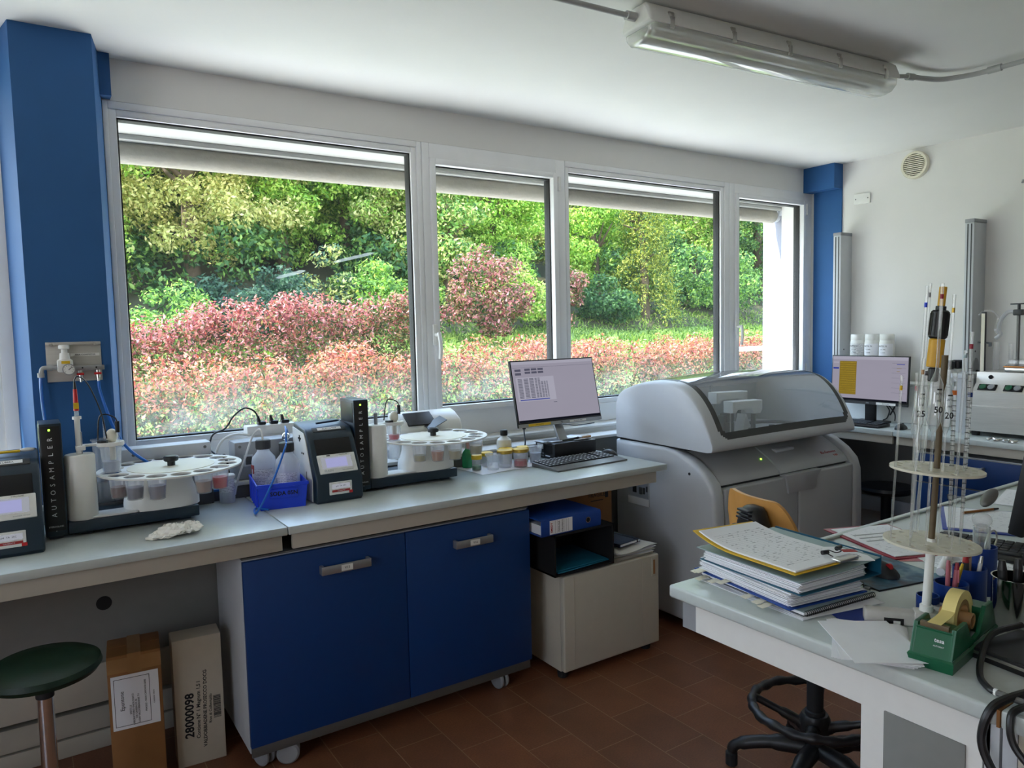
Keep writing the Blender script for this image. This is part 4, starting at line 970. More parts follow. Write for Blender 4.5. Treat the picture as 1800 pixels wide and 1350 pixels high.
# ---- sample jars on a paper sheet
tag(MB().sheet(.40, .22, lambda x, y: .0012*math.sin(x*30)*math.cos(y*22)+.0013, nx=20, ny=12).build('paper_towel', 'paper', None, (1.955, 3.055, BT+.0002), (0, 0, R(4))), 'white paper towel spread under the sample jars beside the desktop computer', 'paper towel')
PZ = BT+.0035; GJ = 'sample jars on the paper towel'
e = thing('green_bottle', 'green plastic bottle with a pointed spout on the paper towel', 'bottle', (1.80, 3.135, PZ))
MB().lathe([(0, 0), (.024, 0), (.026, .004), (.026, .062), (.020, .078), (.010, .09), (.006, .125), (.004, .13), (0, .13)], n=28).build('body', 'green_plastic', e)
def jar(label, loc, r, h, lid, liq, lvl, lidh=.016):
    e = thing('sample_jar', label, 'jar', loc, 0, GJ)
    MB().lathe([(0, 0), (r*.9, 0), (r*.93, .003), (r, h-lidh-.004), (r*.96, h-lidh), (r*.92, h-lidh), (r*.9, .004), (0, .003)], n=32).build('jar', 'clear_plastic', e)
    if liq: MB().lathe([(0, .004), (r*.88, .005), (r*.9, h*lvl), (0, h*lvl)], n=28).build('liquid', 'liquid_'+liq, e)
    if lid: MB().lathe([(0, h-lidh), (r*1.06, h-lidh), (r*1.07, h-lidh+.002), (r*1.07, h-.002), (r*1.02, h), (0, h)], n=32).build('lid', lid, e)
    return e
jar('small yellow-lidded jar with green liquid at the front of the paper towel', (1.800, 3.045, PZ), .024, .073, 'yellow', 'green', .30, .02)
make_cup('clear_cup', 'open clear cup at the near corner of the paper towel', (1.868, 3.005, PZ), None, 0, .036, .075, GJ)
jar('gold-lidded jar, empty, in the middle of the paper towel', (1.945, 3.02, PZ), .036, .085, 'gold', None, 0, .016)
jar('gold-lidded jar with crimson liquid', (2.015, 2.985, PZ), .036, .088, 'gold', 'crimson', .36, .016)
jar('yellow-lidded jar half hidden between the two gold-lidded ones', (2.0, 3.095, PZ), .034, .078, 'yellow', None, 0, .018)
jar('yellow-lidded jar of clear liquid beside the open blue-tinted cup', (2.09, 3.075, PZ), .030, .080, 'yellow', 'water', .38, .02)
jar('yellow-lidded jar behind the open cup at the back of the towel', (1.90, 3.115, PZ), .030, .066, 'yellow', None, 0, .016)
make_cup('clear_cup', 'taller open cup with bluish liquid nearest the desktop computer', (2.135, 3.03, PZ), 'water', .6, .036, .082, GJ)
bottle('squeeze_bottle', 'white bottle with black cap and printed label behind the sample jars', (2.03, 3.155, BT), .038, .165, 'black_plastic', .024, (.03, .085, 190, 320, 'bottle_label'), .016, 'white_plastic', ribs=False)

# ---- desktop computer, monitor, keyboard, mouse
e = thing('desktop_computer', 'black small-form desktop computer lying under the monitor', 'computer', (2.38, 3.09, BT))
bw(MB().box(2.243, 2.515, 3.008, 3.178, BT+.0005, BT+.085, b=.003), 'case', 'black_plastic', e)
s = MB()
for k in range(24): s.box(2.2418, 2.2432, 3.03+k*.003, 3.0315+k*.003, .925, .968)
s.box(2.2412, 2.2425, 3.11, 3.16, .945, .97, m=1).box(2.2412, 2.2425, 3.05, 3.09, .91, .915, m=1)
for k in range(6): s.box(2.2412, 2.2425, 3.105+(k % 3)*.02, 3.118+(k % 3)*.02, .905+(k//3)*.014, .913+(k//3)*.014, m=2)
bw(s, 'side_ports', ['black_matt', 'ink_white', 'alu'], e)
MZ = BT+.0855
def monitor_text(): pass
def make_monitor(label, loc, rz, w, h, zc, tilt, chin, kind):
    e = thing('monitor', label, 'monitor', loc, rz)
    M = Matrix.Translation((0, 0, zc)) @ Matrix.Rotation(R(90-tilt), 4, 'X')      # face looks to -y, local x right, y up, z out
    bz = MB(); bz.box(-w/2, w/2, -h/2-chin, h/2, -.016, 0, b=.003, M=M).box(-w*.36, w*.36, -h*.32, h*.32, -.04, -.016, b=.012, M=M)
    bz.box(-w/2+.0005, w/2-.0005, -h/2-chin+.0005, -h/2-.004, 0, .0012, m=1, M=M)
    bz.build('casing', ['black_plastic', 'alu' if kind == 'hp' else 'black_plastic'], e)
    p = .007; sc = MB().box(-w/2+p, w/2-p, -h/2+p*.5, h/2-p, .0002, .0012, M=M)
    X0, X1, Y0, Y1 = -w/2+p, w/2-p, -h/2+p*.5, h/2-p
    def R_(u0, u1, v0, v1, m, z=.0012): sc.box(X0+(X1-X0)*u0, X0+(X1-X0)*u1, Y1-(Y1-Y0)*v1, Y1-(Y1-Y0)*v0, z, z+.0003, m=m, M=M)
    R_(0, 1, .965, 1, 3)
    if kind == 'hp':
        R_(0, 1, 0, .05, 1); R_(0, 1, .10, .103, 2)
        for c in range(3):
            for r_ in range(2): R_(.145+c*.078, .21+c*.078, .12+r_*.05, .155+r_*.05, 2)
        for r_ in range(2): R_(.03, .10, .125+r_*.06, .165+r_*.06, 2)
        R_(.03, .48, .265, .66, 1)
        for r_ in range(17):
            for c, (a, b) in enumerate(((.05, .10), (.12, .17), (.185, .235), (.25, .275), (.285, .31), (.32, .345), (.355, .375), (.385, .40))):
                if c > 4 and r_ < 3: continue
                R_(a, b, .285+r_*.0195, .295+r_*.0195, 2, .0016)
        R_(.05, .40, .63, .645, 4, .0016); R_(.44, .48, .70, .71, 2)
    else:
        R_(0, 1, 0, .07, 1); R_(.10, .335, .11, .88, 5)
        for k in range(14): R_(.11, .325, .14+k*.052, .142+k*.052, 6, .0016)
        R_(.01, .09, .13, .16, 1); R_(.01, .09, .26, .30, 4)
        for k in range(7): R_(.80, .97, .13+k*.11, .133+k*.11, 2)
        R_(.86, .96, .15, .165, 4); R_(.86, .92, .24, .25, 5); R_(.86, .90, .31, .32, 5)
    sc.build('screen', ['screen_grey', 'screen_pale', 'screen_line', 'screen_bar', 'screen_blue', 'screen_yellow', 'yellow'], e)
    lg = MB()
    if kind == 'hp':
        lg.box(-w/2+.06, -w/2+.20, -h/2-chin+.003, -h/2-.006, .0013, .0018, m=1, M=M).text('Uso interno', .010, M @ Matrix.Translation((-w/2+.13, -h/2-chin/2-.001, .0019)), m=2)
        lg.box(w/2-.22, w/2-.11, -h/2-chin+.004, -h/2-.008, .0013, .0018, m=3, M=M).text('laboratorio analisi', .008, M @ Matrix.Translation((w/2-.165, -h/2-chin/2-.001, .0019)), m=2)
        lg.text('hp', .014, M @ Matrix.Translation((0, -h/2-chin/2, .0013)), m=2)
    else:
        lg.text('DELL', .010, M @ Matrix.Translation((0, -h/2-chin/2, .0013)), m=0)
        lg.box(.06, .19, -h/2-chin+.002, -h/2-chin+.018, .0013, .0018, m=3, M=M).text('BIOSYSTEMS', .008, M @ Matrix.Translation((.125, -h/2-chin+.010, .0019)), m=2); lg.box(-w/2+.0, -w/2+.08, -h/2-chin+.002, -h/2-chin+.018, .0013, .0018, m=3, M=M)
    lg.build('stickers', ['alu', 'yellow', 'ink', 'white_plastic'], e)
    return e
mo = make_monitor('slim monitor showing a results table, standing on the black desktop computer', (2.345, 3.12, MZ), 0, .545, .325, .270, 13, .022, 'hp')
s = MB(); s.prism([(-.055, .006), (-.035, .006), (.035, .13), (.022, .14)], -.028, .028, b=.003, m=0)
s.prism([(-.075, 0), (.03, 0), (.03, .006), (-.075, .006)], -.13, -.095, b=.002).box(-.13, .10, -.075, -.045, 0, .006, b=.002).prism([(-.075, 0), (.03, 0), (.03, .006), (-.075, .006)], .075, .10, b=.002)
s.build('stand', 'alu', mo)
def keyb(name, label, loc, rz, w, d, rest, mt='black_plastic', keymt='anth', hi=.022, cols=18, legend=True):
    e = thing(name, label, 'keyboard', loc, rz)
    MB().prism([(-d/2, 0), (-d/2, .008), (-d/2+rest, .014), (d/2, hi), (d/2, .0)], -w/2, w/2, b=.003).build('base', mt, e)
    k = MB(); kd = (d-rest-.012)/5.6; kw = (w-.02)/cols; sl = math.atan2(hi-.014, d-rest)
    lay = 0
    for r_ in range(6):
        y = -d/2+rest+.006+kd*(r_+.4-.4*(r_ > 4)); c = 0.0
        while c < cols-.2:
            if cols > 15 and (abs(c-13.6) < .01 or abs(c-c) > 1): pass
            ww = 1
            if r_ == 0 and 3.5 < c < 4.5: ww = 5.5
            if c+ww > cols: break
            z = .014+(y+d/2-rest)*math.tan(sl)
            if not (cols > 15 and 14.0 <= c < 14.3):
                x = -w/2+.010+c*kw
                k.box(x+.001, x+kw*ww-.001, y+.001, y+kd-.0015, z, z+.006, b=.0015, seg=1)
                if legend and ww == 1: k.box(x+kw*.25, x+kw*.55, y+kd*.40, y+kd*.78, z+.006, z+.0063, m=1)
            c += ww
            if cols > 15 and abs(c-14) < .3: c = 14.6
    k.build('keys', [keymt, 'ink_white'], e)
    return e
keyb('keyboard', 'black keyboard with grey palm rest before the desktop computer', (2.295, 2.868, BT), R(3), .46, .20, .055, 'alu_dark')
e = thing('computer_mouse', 'black mouse beside the keyboard at the end of the window bench', 'mouse', (2.545, 2.945, BT), R(10))
def mouse_body(e, mt, stripe=None):
    rows = []
    for t in np.linspace(0, 1, 13):
        y = -.055+.11*t; hw = .031*math.sqrt(max(.02, 1-(2*t-1)**4))*(1-.1*math.sin(t*3)); hh = .036*math.sin(math.pi*min(.97, max(.06, t*.86+.1)))**.8
        rows.append([(hw*math.cos(a), y, max(0.0005, hh*math.sin(a)**.7 if math.sin(a) > 0 else .0005)) for a in np.linspace(0, math.pi, 15)])
    m = MB().grid(rows).grid([[p for p in rows[0]], [(p[0], p[1]-.002, .0005) for p in rows[0]]]).grid([[p for p in rows[-1]], [(p[0], p[1]+.002, .0005) for p in rows[-1]]])
    m.build('shell', mt, e, ang=60); MB().cyl((-.004, .03, .027), (.004, .03, .027), .009, n=14).build('scroll_wheel', stripe or 'dark_grey', e)
mouse_body(e, 'black_plastic')
tag(MB().tube([(2.53, 3.0, BT+.006), (2.545, 3.08, BT+.02), (2.59, 3.10, BT+.006), (2.56, 3.14, BT+.02), (2.535, 3.17, BT+.01)], .0022, n=6).build('mouse_cable', 'black_plastic'), 'thin mouse lead curling behind the bench mouse', 'cable')
e = thing('paper_sheaf', 'small sheaf of folded papers lying on the desktop computer under the brush', 'papers', (2.44, 3.10, MZ)); e.rotation_euler = (0, 0, R(10))
for k in range(4): MB().sheet(.10, .14, lambda x, y, k=k: .002*k+.003*abs(math.sin(x*20+k)), nx=8, ny=6).build('sheet', 'paper', e, (.004*k, -.003*k, .0006), (0, 0, R(6*k-8)))
e = thing('cleaning_brush', 'dark-handled brush with pale bristles lying on the desktop computer', 'brush', (2.39, 3.03, MZ+.013), R(9))
MB().cyl((-.09, 0, 0), (.03, .004, .0), .004, .006, n=10).build('handle', 'black_plastic', e); MB().box(.03, .055, -.006, .014, -.004, .006, b=.003, m=1).prism([(.055, -.008), (.115, -.012), (.12, .012), (.055, .015)], -.005, .006, ax='z', b=.003).build('bristles', ['kraft_tape', 'alu'], e)
tag(MB().tube([(2.21, 3.24, 1.10), (2.20, 3.22, 1.03), (2.17, 3.17, .97), (2.15, 3.165, .925), (2.19, 3.16, .905), (2.22, 3.17, .93)], .004, n=8).cyl((2.205, 3.225, 1.08), (2.20, 3.22, 1.04), .009).build('monitor_cable', 'black_plastic'), 'black monitor lead with a ferrite bead beside the desktop computer', 'cable')
tag(MB().tube([(2.40, 3.20, .99), (2.42, 3.24, 1.03), (2.50, 3.27, 1.035), (2.60, 3.28, 1.02), (2.74, 3.29, 1.02)], .003, n=8).build('ledge_cable', 'black_plastic'), 'thin dark cable lying along the window ledge up to the analyzer', 'cable')

# ================================================================== under the bench
e = thing('green_stool', 'round stool with dark green padded seat on a chromed column at the open bench', 'stool', (0, 2.52, 0))
MB().lathe([(0, .588), (.09, .588), (.142, .597), (.153, .612), (.149, .628), (.128, .640), (.07, .646), (0, .647)], n=48).build('seat', 'green_dark', e)
MB().cyl((0, 0, .50), (0, 0, .589), .013).build('spindle', 'steel', e)
MB().cyl((0, 0, .06), (0, 0, .548), .022).cyl((0, 0, .53), (0, 0, .556), .024, m=1).build('column', ['chrome', 'rubber'], e)
for k in range(5):
    a = R(20+72*k); MB().tube([(0, 0, .075), (.15*math.cos(a), .15*math.sin(a), .06), (.27*math.cos(a), .27*math.sin(a), .03)], [.02]*7+[.014]*6, n=8).cyl((.27*math.cos(a), .27*math.sin(a), 0), (.27*math.cos(a), .27*math.sin(a), .03), .018, m=1).build('leg', ['chrome', 'rubber'], e)
e = thing('cardboard_carton', 'tall brown cardboard carton with a taped white address label under the bench', 'box', (.27, 2.87, 0), R(-6))
MB().box(-.083, .083, -.085, .085, 0, .495, b=.004).box(-.080, .080, -.002, .002, .4945, .4965, m=1).build('carton', ['cardboard', 'cardboard'], e)
MB().box(-.02, .022, -.0865, .0, .43, .496, m=0).box(-.083, .083, -.0866, -.0856, .435, .485, m=0).box(-.02, .022, -.0855, .0855, .4955, .497).build('packing_tape', 'kraft_tape', e)
l = MB().box(-.074, .072, -.088, -.0868, .235, .425).box(-.066, .044, -.0884, -.088, .412, .4135, m=1).box(-.066, .044, -.0884, -.088, .246, .2475, m=1).box(-.066, -.0645, -.0884, -.088, .246, .4135, m=1).box(.0425, .044, -.0884, -.088, .246, .4135, m=1)
l.text('Epuntone', .018, TF(-.042, -.0886, .335, roll=90), m=1); l.text('SPETT.LE\nLABORATORIO ENOLOGICO\nVIA GARIBALDI 46\n31049 VALDOBBIADENE TV', .0085, TF(-.005, -.0886, .30, roll=90), m=1, align='CENTER'); l.text('FRAGILE - NON CAPOVOLGERE', .008, TF(.03, -.0886, .34, roll=90), m=1); l.text('contiene vetro', .008, TF(.055, -.0886, .33, roll=90), m=1)
l.build('address_label', ['paper', 'ink'], e)
e = thing('wine_carton', 'narrow white carton printed 28000098 leaning under the bench beside the blue cabinet', 'box', (.475, 2.885, 0), R(-4))
MB().box(-.083, .083, -.045, .06, 0, .478, b=.003).build('carton', 'white_card', e)
l = MB(); M = lambda x, z: TF(x, -.0453, z, roll=88)
l.text('28000098', .042, M(-.035, .19), bold=.0012).text('Contiene N° 1 Magnum 1,5 l', .0185, M(-.005, .205), bold=.0003).text('VALDOBBIADENE PROSECCO DOCG', .0175, M(.018, .205), bold=.0003).text('Rive di Colbertaldo', .014, M(.036, .20), bold=.0002)
rng = random.Random(2); z = .16
while z < .245: w_ = rng.choice((.001, .002, .003)); l.box(.046, .072, -.0456, -.0452, z, z+w_); z += w_+rng.choice((.001, .002))
l.build('printing', 'ink', e)

# beige trolley cabinet and its load
e = thing('beige_cabinet', 'small beige door cabinet on black feet between the blue cabinet and the analyzer', 'cabinet', (2.2, 2.75, 0))
bw(MB().box(1.932, 2.505, 2.575, 3.0, .035, .488, b=.004), 'body', 'bench_cream', e)
d = bw(MB().box(1.928, 2.508, 2.54, 2.573, .042, .478, b=.008, seg=3).box(1.985, 1.987, 2.5385, 2.541, .05, .47).box(2.40, 2.402, 2.5385, 2.541, .05, .47), 'door', 'bench_cream', e)
h = MB().box(2.455, 2.485, 2.537, 2.5395, .375, .465, b=.002).box(2.466, 2.478, 2.5365, 2.5372, .385, .455, m=1); h.bm.transform(Matrix.Translation(-e.location)); h.build('handle', ['bench_cream', 'cardboard'], d)
for x in (1.96, 2.47):
    for y in (2.60, 2.96): bw(MB().cyl((x, y, 0), (x, y, .036), .022, .026), 'foot', 'rubber', e)
e = thing('open_box', 'black open-fronted letter box standing on the beige cabinet', 'box', (2.05, 2.7, .4885))
b = MB(); x0, x1, y0, y1, z0, z1, t = 1.878, 2.218, 2.535, 2.84, .4885, .676, .008
b.box(x0, x1, y0, y1, z0, z0+t).box(x0, x1, y0, y1, z1-t, z1).box(x0, x0+t, y0, y1, z0, z1).box(x1-t, x1, y0, y1, z0, z1).box(x0, x1, y1-t, y1, z0, z1)
bw(b, 'shell', 'black_matt', e)
for k, (mt, lb) in enumerate((('folder_teal', 'teal paper folder, lower of the two in the black open box'), ('folder_teal', 'teal paper folder on top inside the black open box'))):
    tag(MB().sheet(.30, .27, lambda x, y: .002*math.sin(x*9)+.002, nx=8, ny=4, th=.004).build('paper_folder', mt, None, (2.05-.004*k, 2.685+.004*k, .498+.0068*k), (0, 0, R(2-3*k))), lb, 'folder')
def ring_binder(name, label, loc, rz, w, d, h, mt):
    e = thing(name, label, 'binder', loc, rz)
    MB().box(-w/2, w/2, -d/2, d/2, 0, .003).box(-w/2, w/2, -d/2, d/2, h-.003, h).prism([(-d/2, 0), (-d/2-.004, h*.2), (-d/2-.004, h*.8), (-d/2, h), (-d/2+.003, h), (-d/2+.003, 0)], -w/2, w/2).build('cover', mt, e)
    return e
e = ring_binder('ring_binder', 'blue lever-arch binder lying on the black open box, spine label outwards', (1.98, 2.69, .677), R(1), .335, .29, .072, 'binder_blue')
l = MB().box(-.125, .0, -.1505, -.149, .006, .066); l.text('EMEDY', .014, TF(-.115, -.1507, .036, roll=90), m=1, bold=.0004).text('MANUALE', .010, TF(-.075, -.1507, .036, roll=90), m=2).text('STRUMENTI', .010, TF(-.055, -.1507, .036, roll=90), m=2)
for k in range(7): l.box(-.095+k*.012, -.0945+k*.012, -.1508, -.1505, .008, .064, m=2)
l.build('spine_label', ['paper', 'ink_red', 'ink'], e)
MB().lathe([(.010, 0), (.0135, 0), (.0135, .002), (.010, .002)], n=28, close=True, M=TF(.09, -.1495, .037)).cyl((.09, -.149, .037), (.09, -.1502, .037), .0105, m=1).build('finger_ring', ['chrome', 'black_matt'], e)
MB().box(-.155, .15, -.135, .135, .004, .045).build('pages', 'paper', e)
e = thing('document_pouch', 'crumpled white plastic document pouch on the beige cabinet beside the black box', 'pouch', (2.37, 2.70, .4885))
for k in range(4): MB().sheet(.255, .28, lambda x, y, k=k: .008*k+.006+.005*math.sin(x*22+k*2)*math.cos(y*18+k), nx=16, ny=14).build('sheet', ['paper', 'tissue'][k % 2], e, (.002*k, -.004*k, 0), (0, 0, R(3*k-4)), ang=60)
e = thing('notebook', 'navy spiral notebook with elastic band on the white pouch', 'notebook', (2.36, 2.70, .532), R(8))
MB().box(-.075, .075, -.105, .105, 0, .002).box(-.075, .075, -.105, .105, .013, .015, b=.0005).box(-.076, -.072, -.105, .105, 0, .015).build('cover', 'notebook_navy', e); MB().box(-.072, .073, -.102, .102, .002, .013).build('pages', 'paper', e)
MB().box(.052, .056, -.1055, .1055, -.0005, .0158).build('elastic_band', 'black_matt', e)
e = thing('shipping_carton', 'brown shipping carton with faint printing behind the binder under the bench', 'box', (2.34, 3.02, .4885))
bw(MB().box(2.14, 2.50, 2.87, 3.0, .489, .80, b=.003), 'carton', 'cardboard', e)
bw(MB().text('FRAGILE', .03, TF(2.40, 2.8695, .72)).box(2.36, 2.44, 2.8693, 2.87, .69, .694).box(2.455, 2.475, 2.8693, 2.87, .70, .73), 'printing', 'ink', e)
# ================================================================== the large analyzer
AN = thing('clinical_analyzer', 'large grey floor-standing analyzer with a clear curved lid and two front doors', 'analyzer', (3.37, 2.8, 0))
sp = [(3.14, .05), (3.14, .940), (2.98, .941), (2.76, .940), (2.68, .929), (2.58, .895), (2.50, .845), (2.445, .79), (2.425, .73), (2.418, .6), (2.418, .30), (2.43, .10), (2.46, .05)]
o = bw(MB().prism(sp, 2.765, 2.846, b=.022, seg=4), 'side_panel', 'analyzer_light', AN, ang=50)
c = MB(); c.cyl((2.766, 2.583, .826), (2.7635, 2.583, .826), .0075, n=16); c.bm.transform(Matrix.Translation(-AN.location)); c.build('lock', 'black_matt', o)
s = MB().box(2.7625, 2.767, 2.868, 3.035, .60, .735, b=.002, m=0); s.box(2.7615, 2.763, 2.875, 3.028, .645, .73, m=1).prism([(2.871, .60), (3.032, .60), (3.032, .64), (2.871, .64)], 2.7612, 2.764, m=2)
s.box(2.7605, 2.762, 2.965, 2.995, .665, .70, m=3).box(2.7605, 2.762, 2.915, 2.945, .662, .70, m=4).box(2.7605, 2.762, 2.90, 2.912, .665, .70, m=3).box(2.7605, 2.762, 2.88, 2.89, .68, .71, m=3)
s.bm.transform(Matrix.Translation(-AN.location)); s.build('socket_recess', ['analyzer_grey', 'grey_plastic', 'white_plastic', 'black_matt', 'steel'], o)
bw(MB().prism(sp, 3.940, 4.021, b=.022, seg=4), 'side_panel', 'analyzer_grey', AN, ang=50)
fasc = [(2.462, .772), (2.468, .79), (2.49, .815), (2.54, .85), (2.60, .885), (2.66, .92), (2.70, .942), (3.1, .942), (3.1, .772)]
bw(MB().prism(fasc, 2.848, 3.938, b=.004), 'front_fascia', 'analyzer_grey', AN, ang=50)
bw(MB().box(2.85, 3.936, 2.475, 3.12, .06, .770).box(2.80, 3.99, 2.50, 3.12, .05, .09), 'chassis', 'dark_grey', AN)
for x0, x1 in ((2.850, 3.434), (3.440, 3.936)):
    bw(MB().box(x0, x1, 2.428, 2.474, .075, .762, b=.012, seg=3), 'door', 'analyzer_grey', AN)
m = MB(); m.prism([(y-.010, z+.004) for y, z in fasc[:6]]+[(2.66, .90), (2.48, .78)], 3.312, 3.622, b=.003)
m.prism([(3.310, .772), (3.624, .772), (3.585, .735), (3.565, .672), (3.335, .672), (3.322, .735)], 2.416, 2.46, ax='y', b=.005)
fl = bw(m, 'centre_flap', 'analyzer_grey', AN)
c = MB().box(3.40, 3.56, 2.545, 2.60, .866, .885, b=.008); c.bm.transform(Matrix.Translation(-AN.location)); c.build('grip', 'analyzer_light', fl)
for x in (2.84, 3.95):
    for y in (2.50, 3.06): bw(MB().cyl((x, y, 0), (x, y, .012), .032, .028).cyl((x, y, .012), (x, y, .06), .010), 'foot', 'steel', AN)
# hood lofted from left to right
Pb = [(3.14, .955), (3.142, 1.10), (3.135, 1.165), (3.10, 1.212), (3.02, 1.244), (2.92, 1.268), (2.82, 1.278), (2.72, 1.274), (2.64, 1.252), (2.575, 1.208), (2.52, 1.145), (2.478, 1.075), (2.450, 1.015), (2.436, .978), (2.440, .952), (2.47, .944)]
Pv = []
for i in range(len(Pb)-1):
    p0 = Vector(Pb[max(0, i-1)]); p1 = Vector(Pb[i]); p2 = Vector(Pb[i+1]); p3 = Vector(Pb[min(len(Pb)-1, i+2)])
    for j in range(6):
        u = j/6; Pv.append(.5*((2*p1)+(p2-p0)*u+(2*p0-5*p1+4*p2-p3)*u*u+(3*p1-p0-3*p2+p3)*u**3))
Pv.append(Vector(Pb[-1]))
al = [0]
for a, b in zip(Pv, Pv[1:]): al.append(al[-1]+(b-a).length)
iB = min(range(len(Pv)), key=lambda i: (Pv[i]-Vector((2.446, 1.000))).length); iT = min(range(len(Pv)), key=lambda i: (Pv[i]-Vector((3.06, 1.228))).length)
us = np.concatenate([[0, .004, .012], np.linspace(.025, .975, 96), [.988, .996, 1]])
HX0, HX1 = 2.772, 3.965
def hpt(u, p):
    x = HX0+(HX1-HX0)*u; e = min(u, 1-u)*(HX1-HX0)
    k = 1.0 if e > .03 else .955+.045*math.sqrt(max(0, 1-(1-e/.03)**2))
    cr = .030*math.sin(math.pi*u)**.8 if 0 < u < 1 else 0
    z = .95+(p.y-.95)*k*(1+cr/.33); y = 2.80+(p.x-2.80)*(.985+.015*(k-.955)/.045)
    return (x, y, z)
rows = [[hpt(u, p) for p in Pv] for u in us]
hood, seal, win = bmesh.new(), bmesh.new(), bmesh.new()
def reg(j, i):
    u = (us[j]+us[j+1])/2; s_ = al[iB]-(al[i]+al[i+1])/2; st = (al[i]+al[i+1])/2-al[iT]
    sl = max(0, s_)/(al[iB]-al[iT])
    ua = .058-.015*sl; dx = min((u-ua), (1-.028-u))*(HX1-HX0)
    rc = .07
    if s_ < 0 or dx < 0 or st < 0: return 0
    d = (rc-math.hypot(rc-s_, rc-dx)) if (s_ < rc and dx < rc) else min(s_, dx)
    if d < 0: return 0
    return 1 if d < .034 else 2
VV = [[[None]*len(Pv) for _ in us] for _ in range(3)]; BMS = (hood, seal, win)
for j in range(len(us)-1):
    for i in range(len(Pv)-1):
        k = reg(j, i)
        def g(a, b):
            if VV[k][a][b] is None: VV[k][a][b] = BMS[k].verts.new(rows[a][b])
            return VV[k][a][b]
        BMS[k].faces.new((g(j, i), g(j, i+1), g(j+1, i+1), g(j+1, i)))
for a in (0, len(us)-1):
    vs = [VV[0][a][i] or hood.verts.new(rows[a][i]) for i in range(len(Pv))]
    hood.faces.new(vs)
bmesh.ops.recalc_face_normals(hood, faces=hood.faces)
for nm, t, mt in (('hood', hood, 'analyzer_light'), ('lid_seal', seal, 'analyzer_seal'), ('lid_window', win, 'lid_clear')):
    m = MB(); m.add(t); bw(m, nm, mt, AN, ang=55)
bw(MB().box(2.785, 3.955, 2.60, 3.12, .936, .9465), 'seam', 'black_matt', AN)
bw(MB().box(2.80, 3.94, 2.475, 3.12, .947, .958), 'work_deck', 'analyzer_light', AN)
bw(MB().box(2.80, 3.94, 3.105, 3.13, .958, 1.19).box(3.50, 3.515, 3.09, 3.105, .958, 1.2), 'rear_panel', 'analyzer_grey', AN)
r_ = bw(MB().lathe([(.185, .9585), (.212, .9585), (.212, .978), (.205, .984), (.185, .978)], n=48, close=True, M=Matrix.Translation((3.62, 2.72, 0))), 'rotor_ring', 'analyzer_seal', AN)
bw(MB().cyl((3.62, 2.72, .9585), (3.62, 2.72, .968), .18, n=48).box(3.565, 3.59, 2.70, 2.72, .968, .99, m=1), 'rotor_plate', ['light_grey', 'black_plastic'], AN)
for x0, x1, y, z in ((3.237, 3.50, 2.85, 1.125), (3.215, 3.465, 2.72, 1.085)):
    a = MB(); a.prism([(x0, z), (x0+.03, z), (x0+.045, z+.014), (x1-.09, z+.014), (x1-.065, z-.016), (x1-.015, z-.016), (x1, z+.005), (x1, z+.058), (x0, z+.064)], y-.035, y+.035, ax='y', b=.008, seg=3)
    a.cyl((x0+.02, y, .958), (x0+.02, y, z), .004, m=1); a.box(x1-.047, x1-.030, y-.01, y+.01, .958, z-.014, m=2)
    bw(a, 'pipetting_arm', ['white_plastic', 'steel', 'dark_grey'], AN)
bw(MB().cyl((3.30, 2.80, .9585), (3.30, 2.80, 1.02), .04).box(3.27, 3.33, 2.77, 2.83, 1.02, 1.075, b=.01).box(3.25, 3.27, 2.78, 2.82, .99, 1.06), 'washing_station', 'dark_grey', AN)
bw(MB().prism([(3.36, .9585), (3.45, .9585), (3.40, 1.06), (3.385, 1.065)], 2.74, 2.80, ax='y', b=.006).box(2.9, 3.12, 2.62, 2.75, .9585, .985, b=.01), 'reagent_cover', 'white_plastic', AN)
bw(MB().box(3.257, 3.262, 2.533, 2.540, .847, .854), 'status_light', 'led_green', AN)
M = Matrix.Translation((3.815, 2.536, .858)) @ Matrix.Rotation(R(33), 4, 'X')
bw(MB().text('BioSystems', .030, TF(3.815, 2.508, .829, rx=50), ext=.0004).text('Y400', .019, TF(3.855, 2.487, .812, rx=48), ext=.0004), 'lettering', 'ink_red', AN)

# ================================================================== right wall
e = thing('wall_vent', 'round white louvred vent high on the right wall', 'vent', (XR, 2.68, 2.592))
Mv = Matrix.Translation((XR, 2.68, 2.592)) @ Matrix.Rotation(R(-90), 4, 'Y')
v = MB().lathe([(.072, 0), (.090, 0), (.090, .022), (.086, .03), (.072, .03)], n=40, close=True, M=Mv); bw(v, 'frame', 'cream_plastic', e)
bw(MB().cyl((XR-.001, 2.68, 2.592), (XR-.003, 2.68, 2.592), .073, n=32), 'backing', 'dark_grey', e)
v = MB()
for k in range(11):
    z = -.062+k*.0124; hw = math.sqrt(max(0, .0725**2-z*z)); v.box(XR-.026, XR-.012, 2.68-hw, 2.68+hw, 2.592+z-.003, 2.592+z+.0035)
bw(v, 'louvres', 'cream_plastic', e)
e = thing('blank_plate', 'white blank electrical plate with two screws below the vent height by the blue corner', 'plate', (XR, 3.05, 2.43))
bw(MB().box(XR-.014, XR-.0005, 2.99, 3.11, 2.395, 2.467, b=.003), 'cover', 'white_plastic', e)
for y in (3.005, 3.095): bw(MB().cyl((XR-.0142, y, 2.43), (XR-.016, y, 2.43), .004, n=12), 'screw', 'alu_dark', e)
tag(MB().box(XR-.03, XR-.0005, 2.02, 2.04, 2.365, 2.385, b=.003).cyl((XR-.03, 2.03, 2.375), (XR-.045, 2.03, 2.365), .006).build('wall_hook', 'alu'), 'small metal wall hook at the right picture edge on the white wall', 'hook')
struct(MB().box(XR-.012, XR-.0005, 1.998, 2.008, .9, 2.36).build('trim_8', 'white_plastic'))
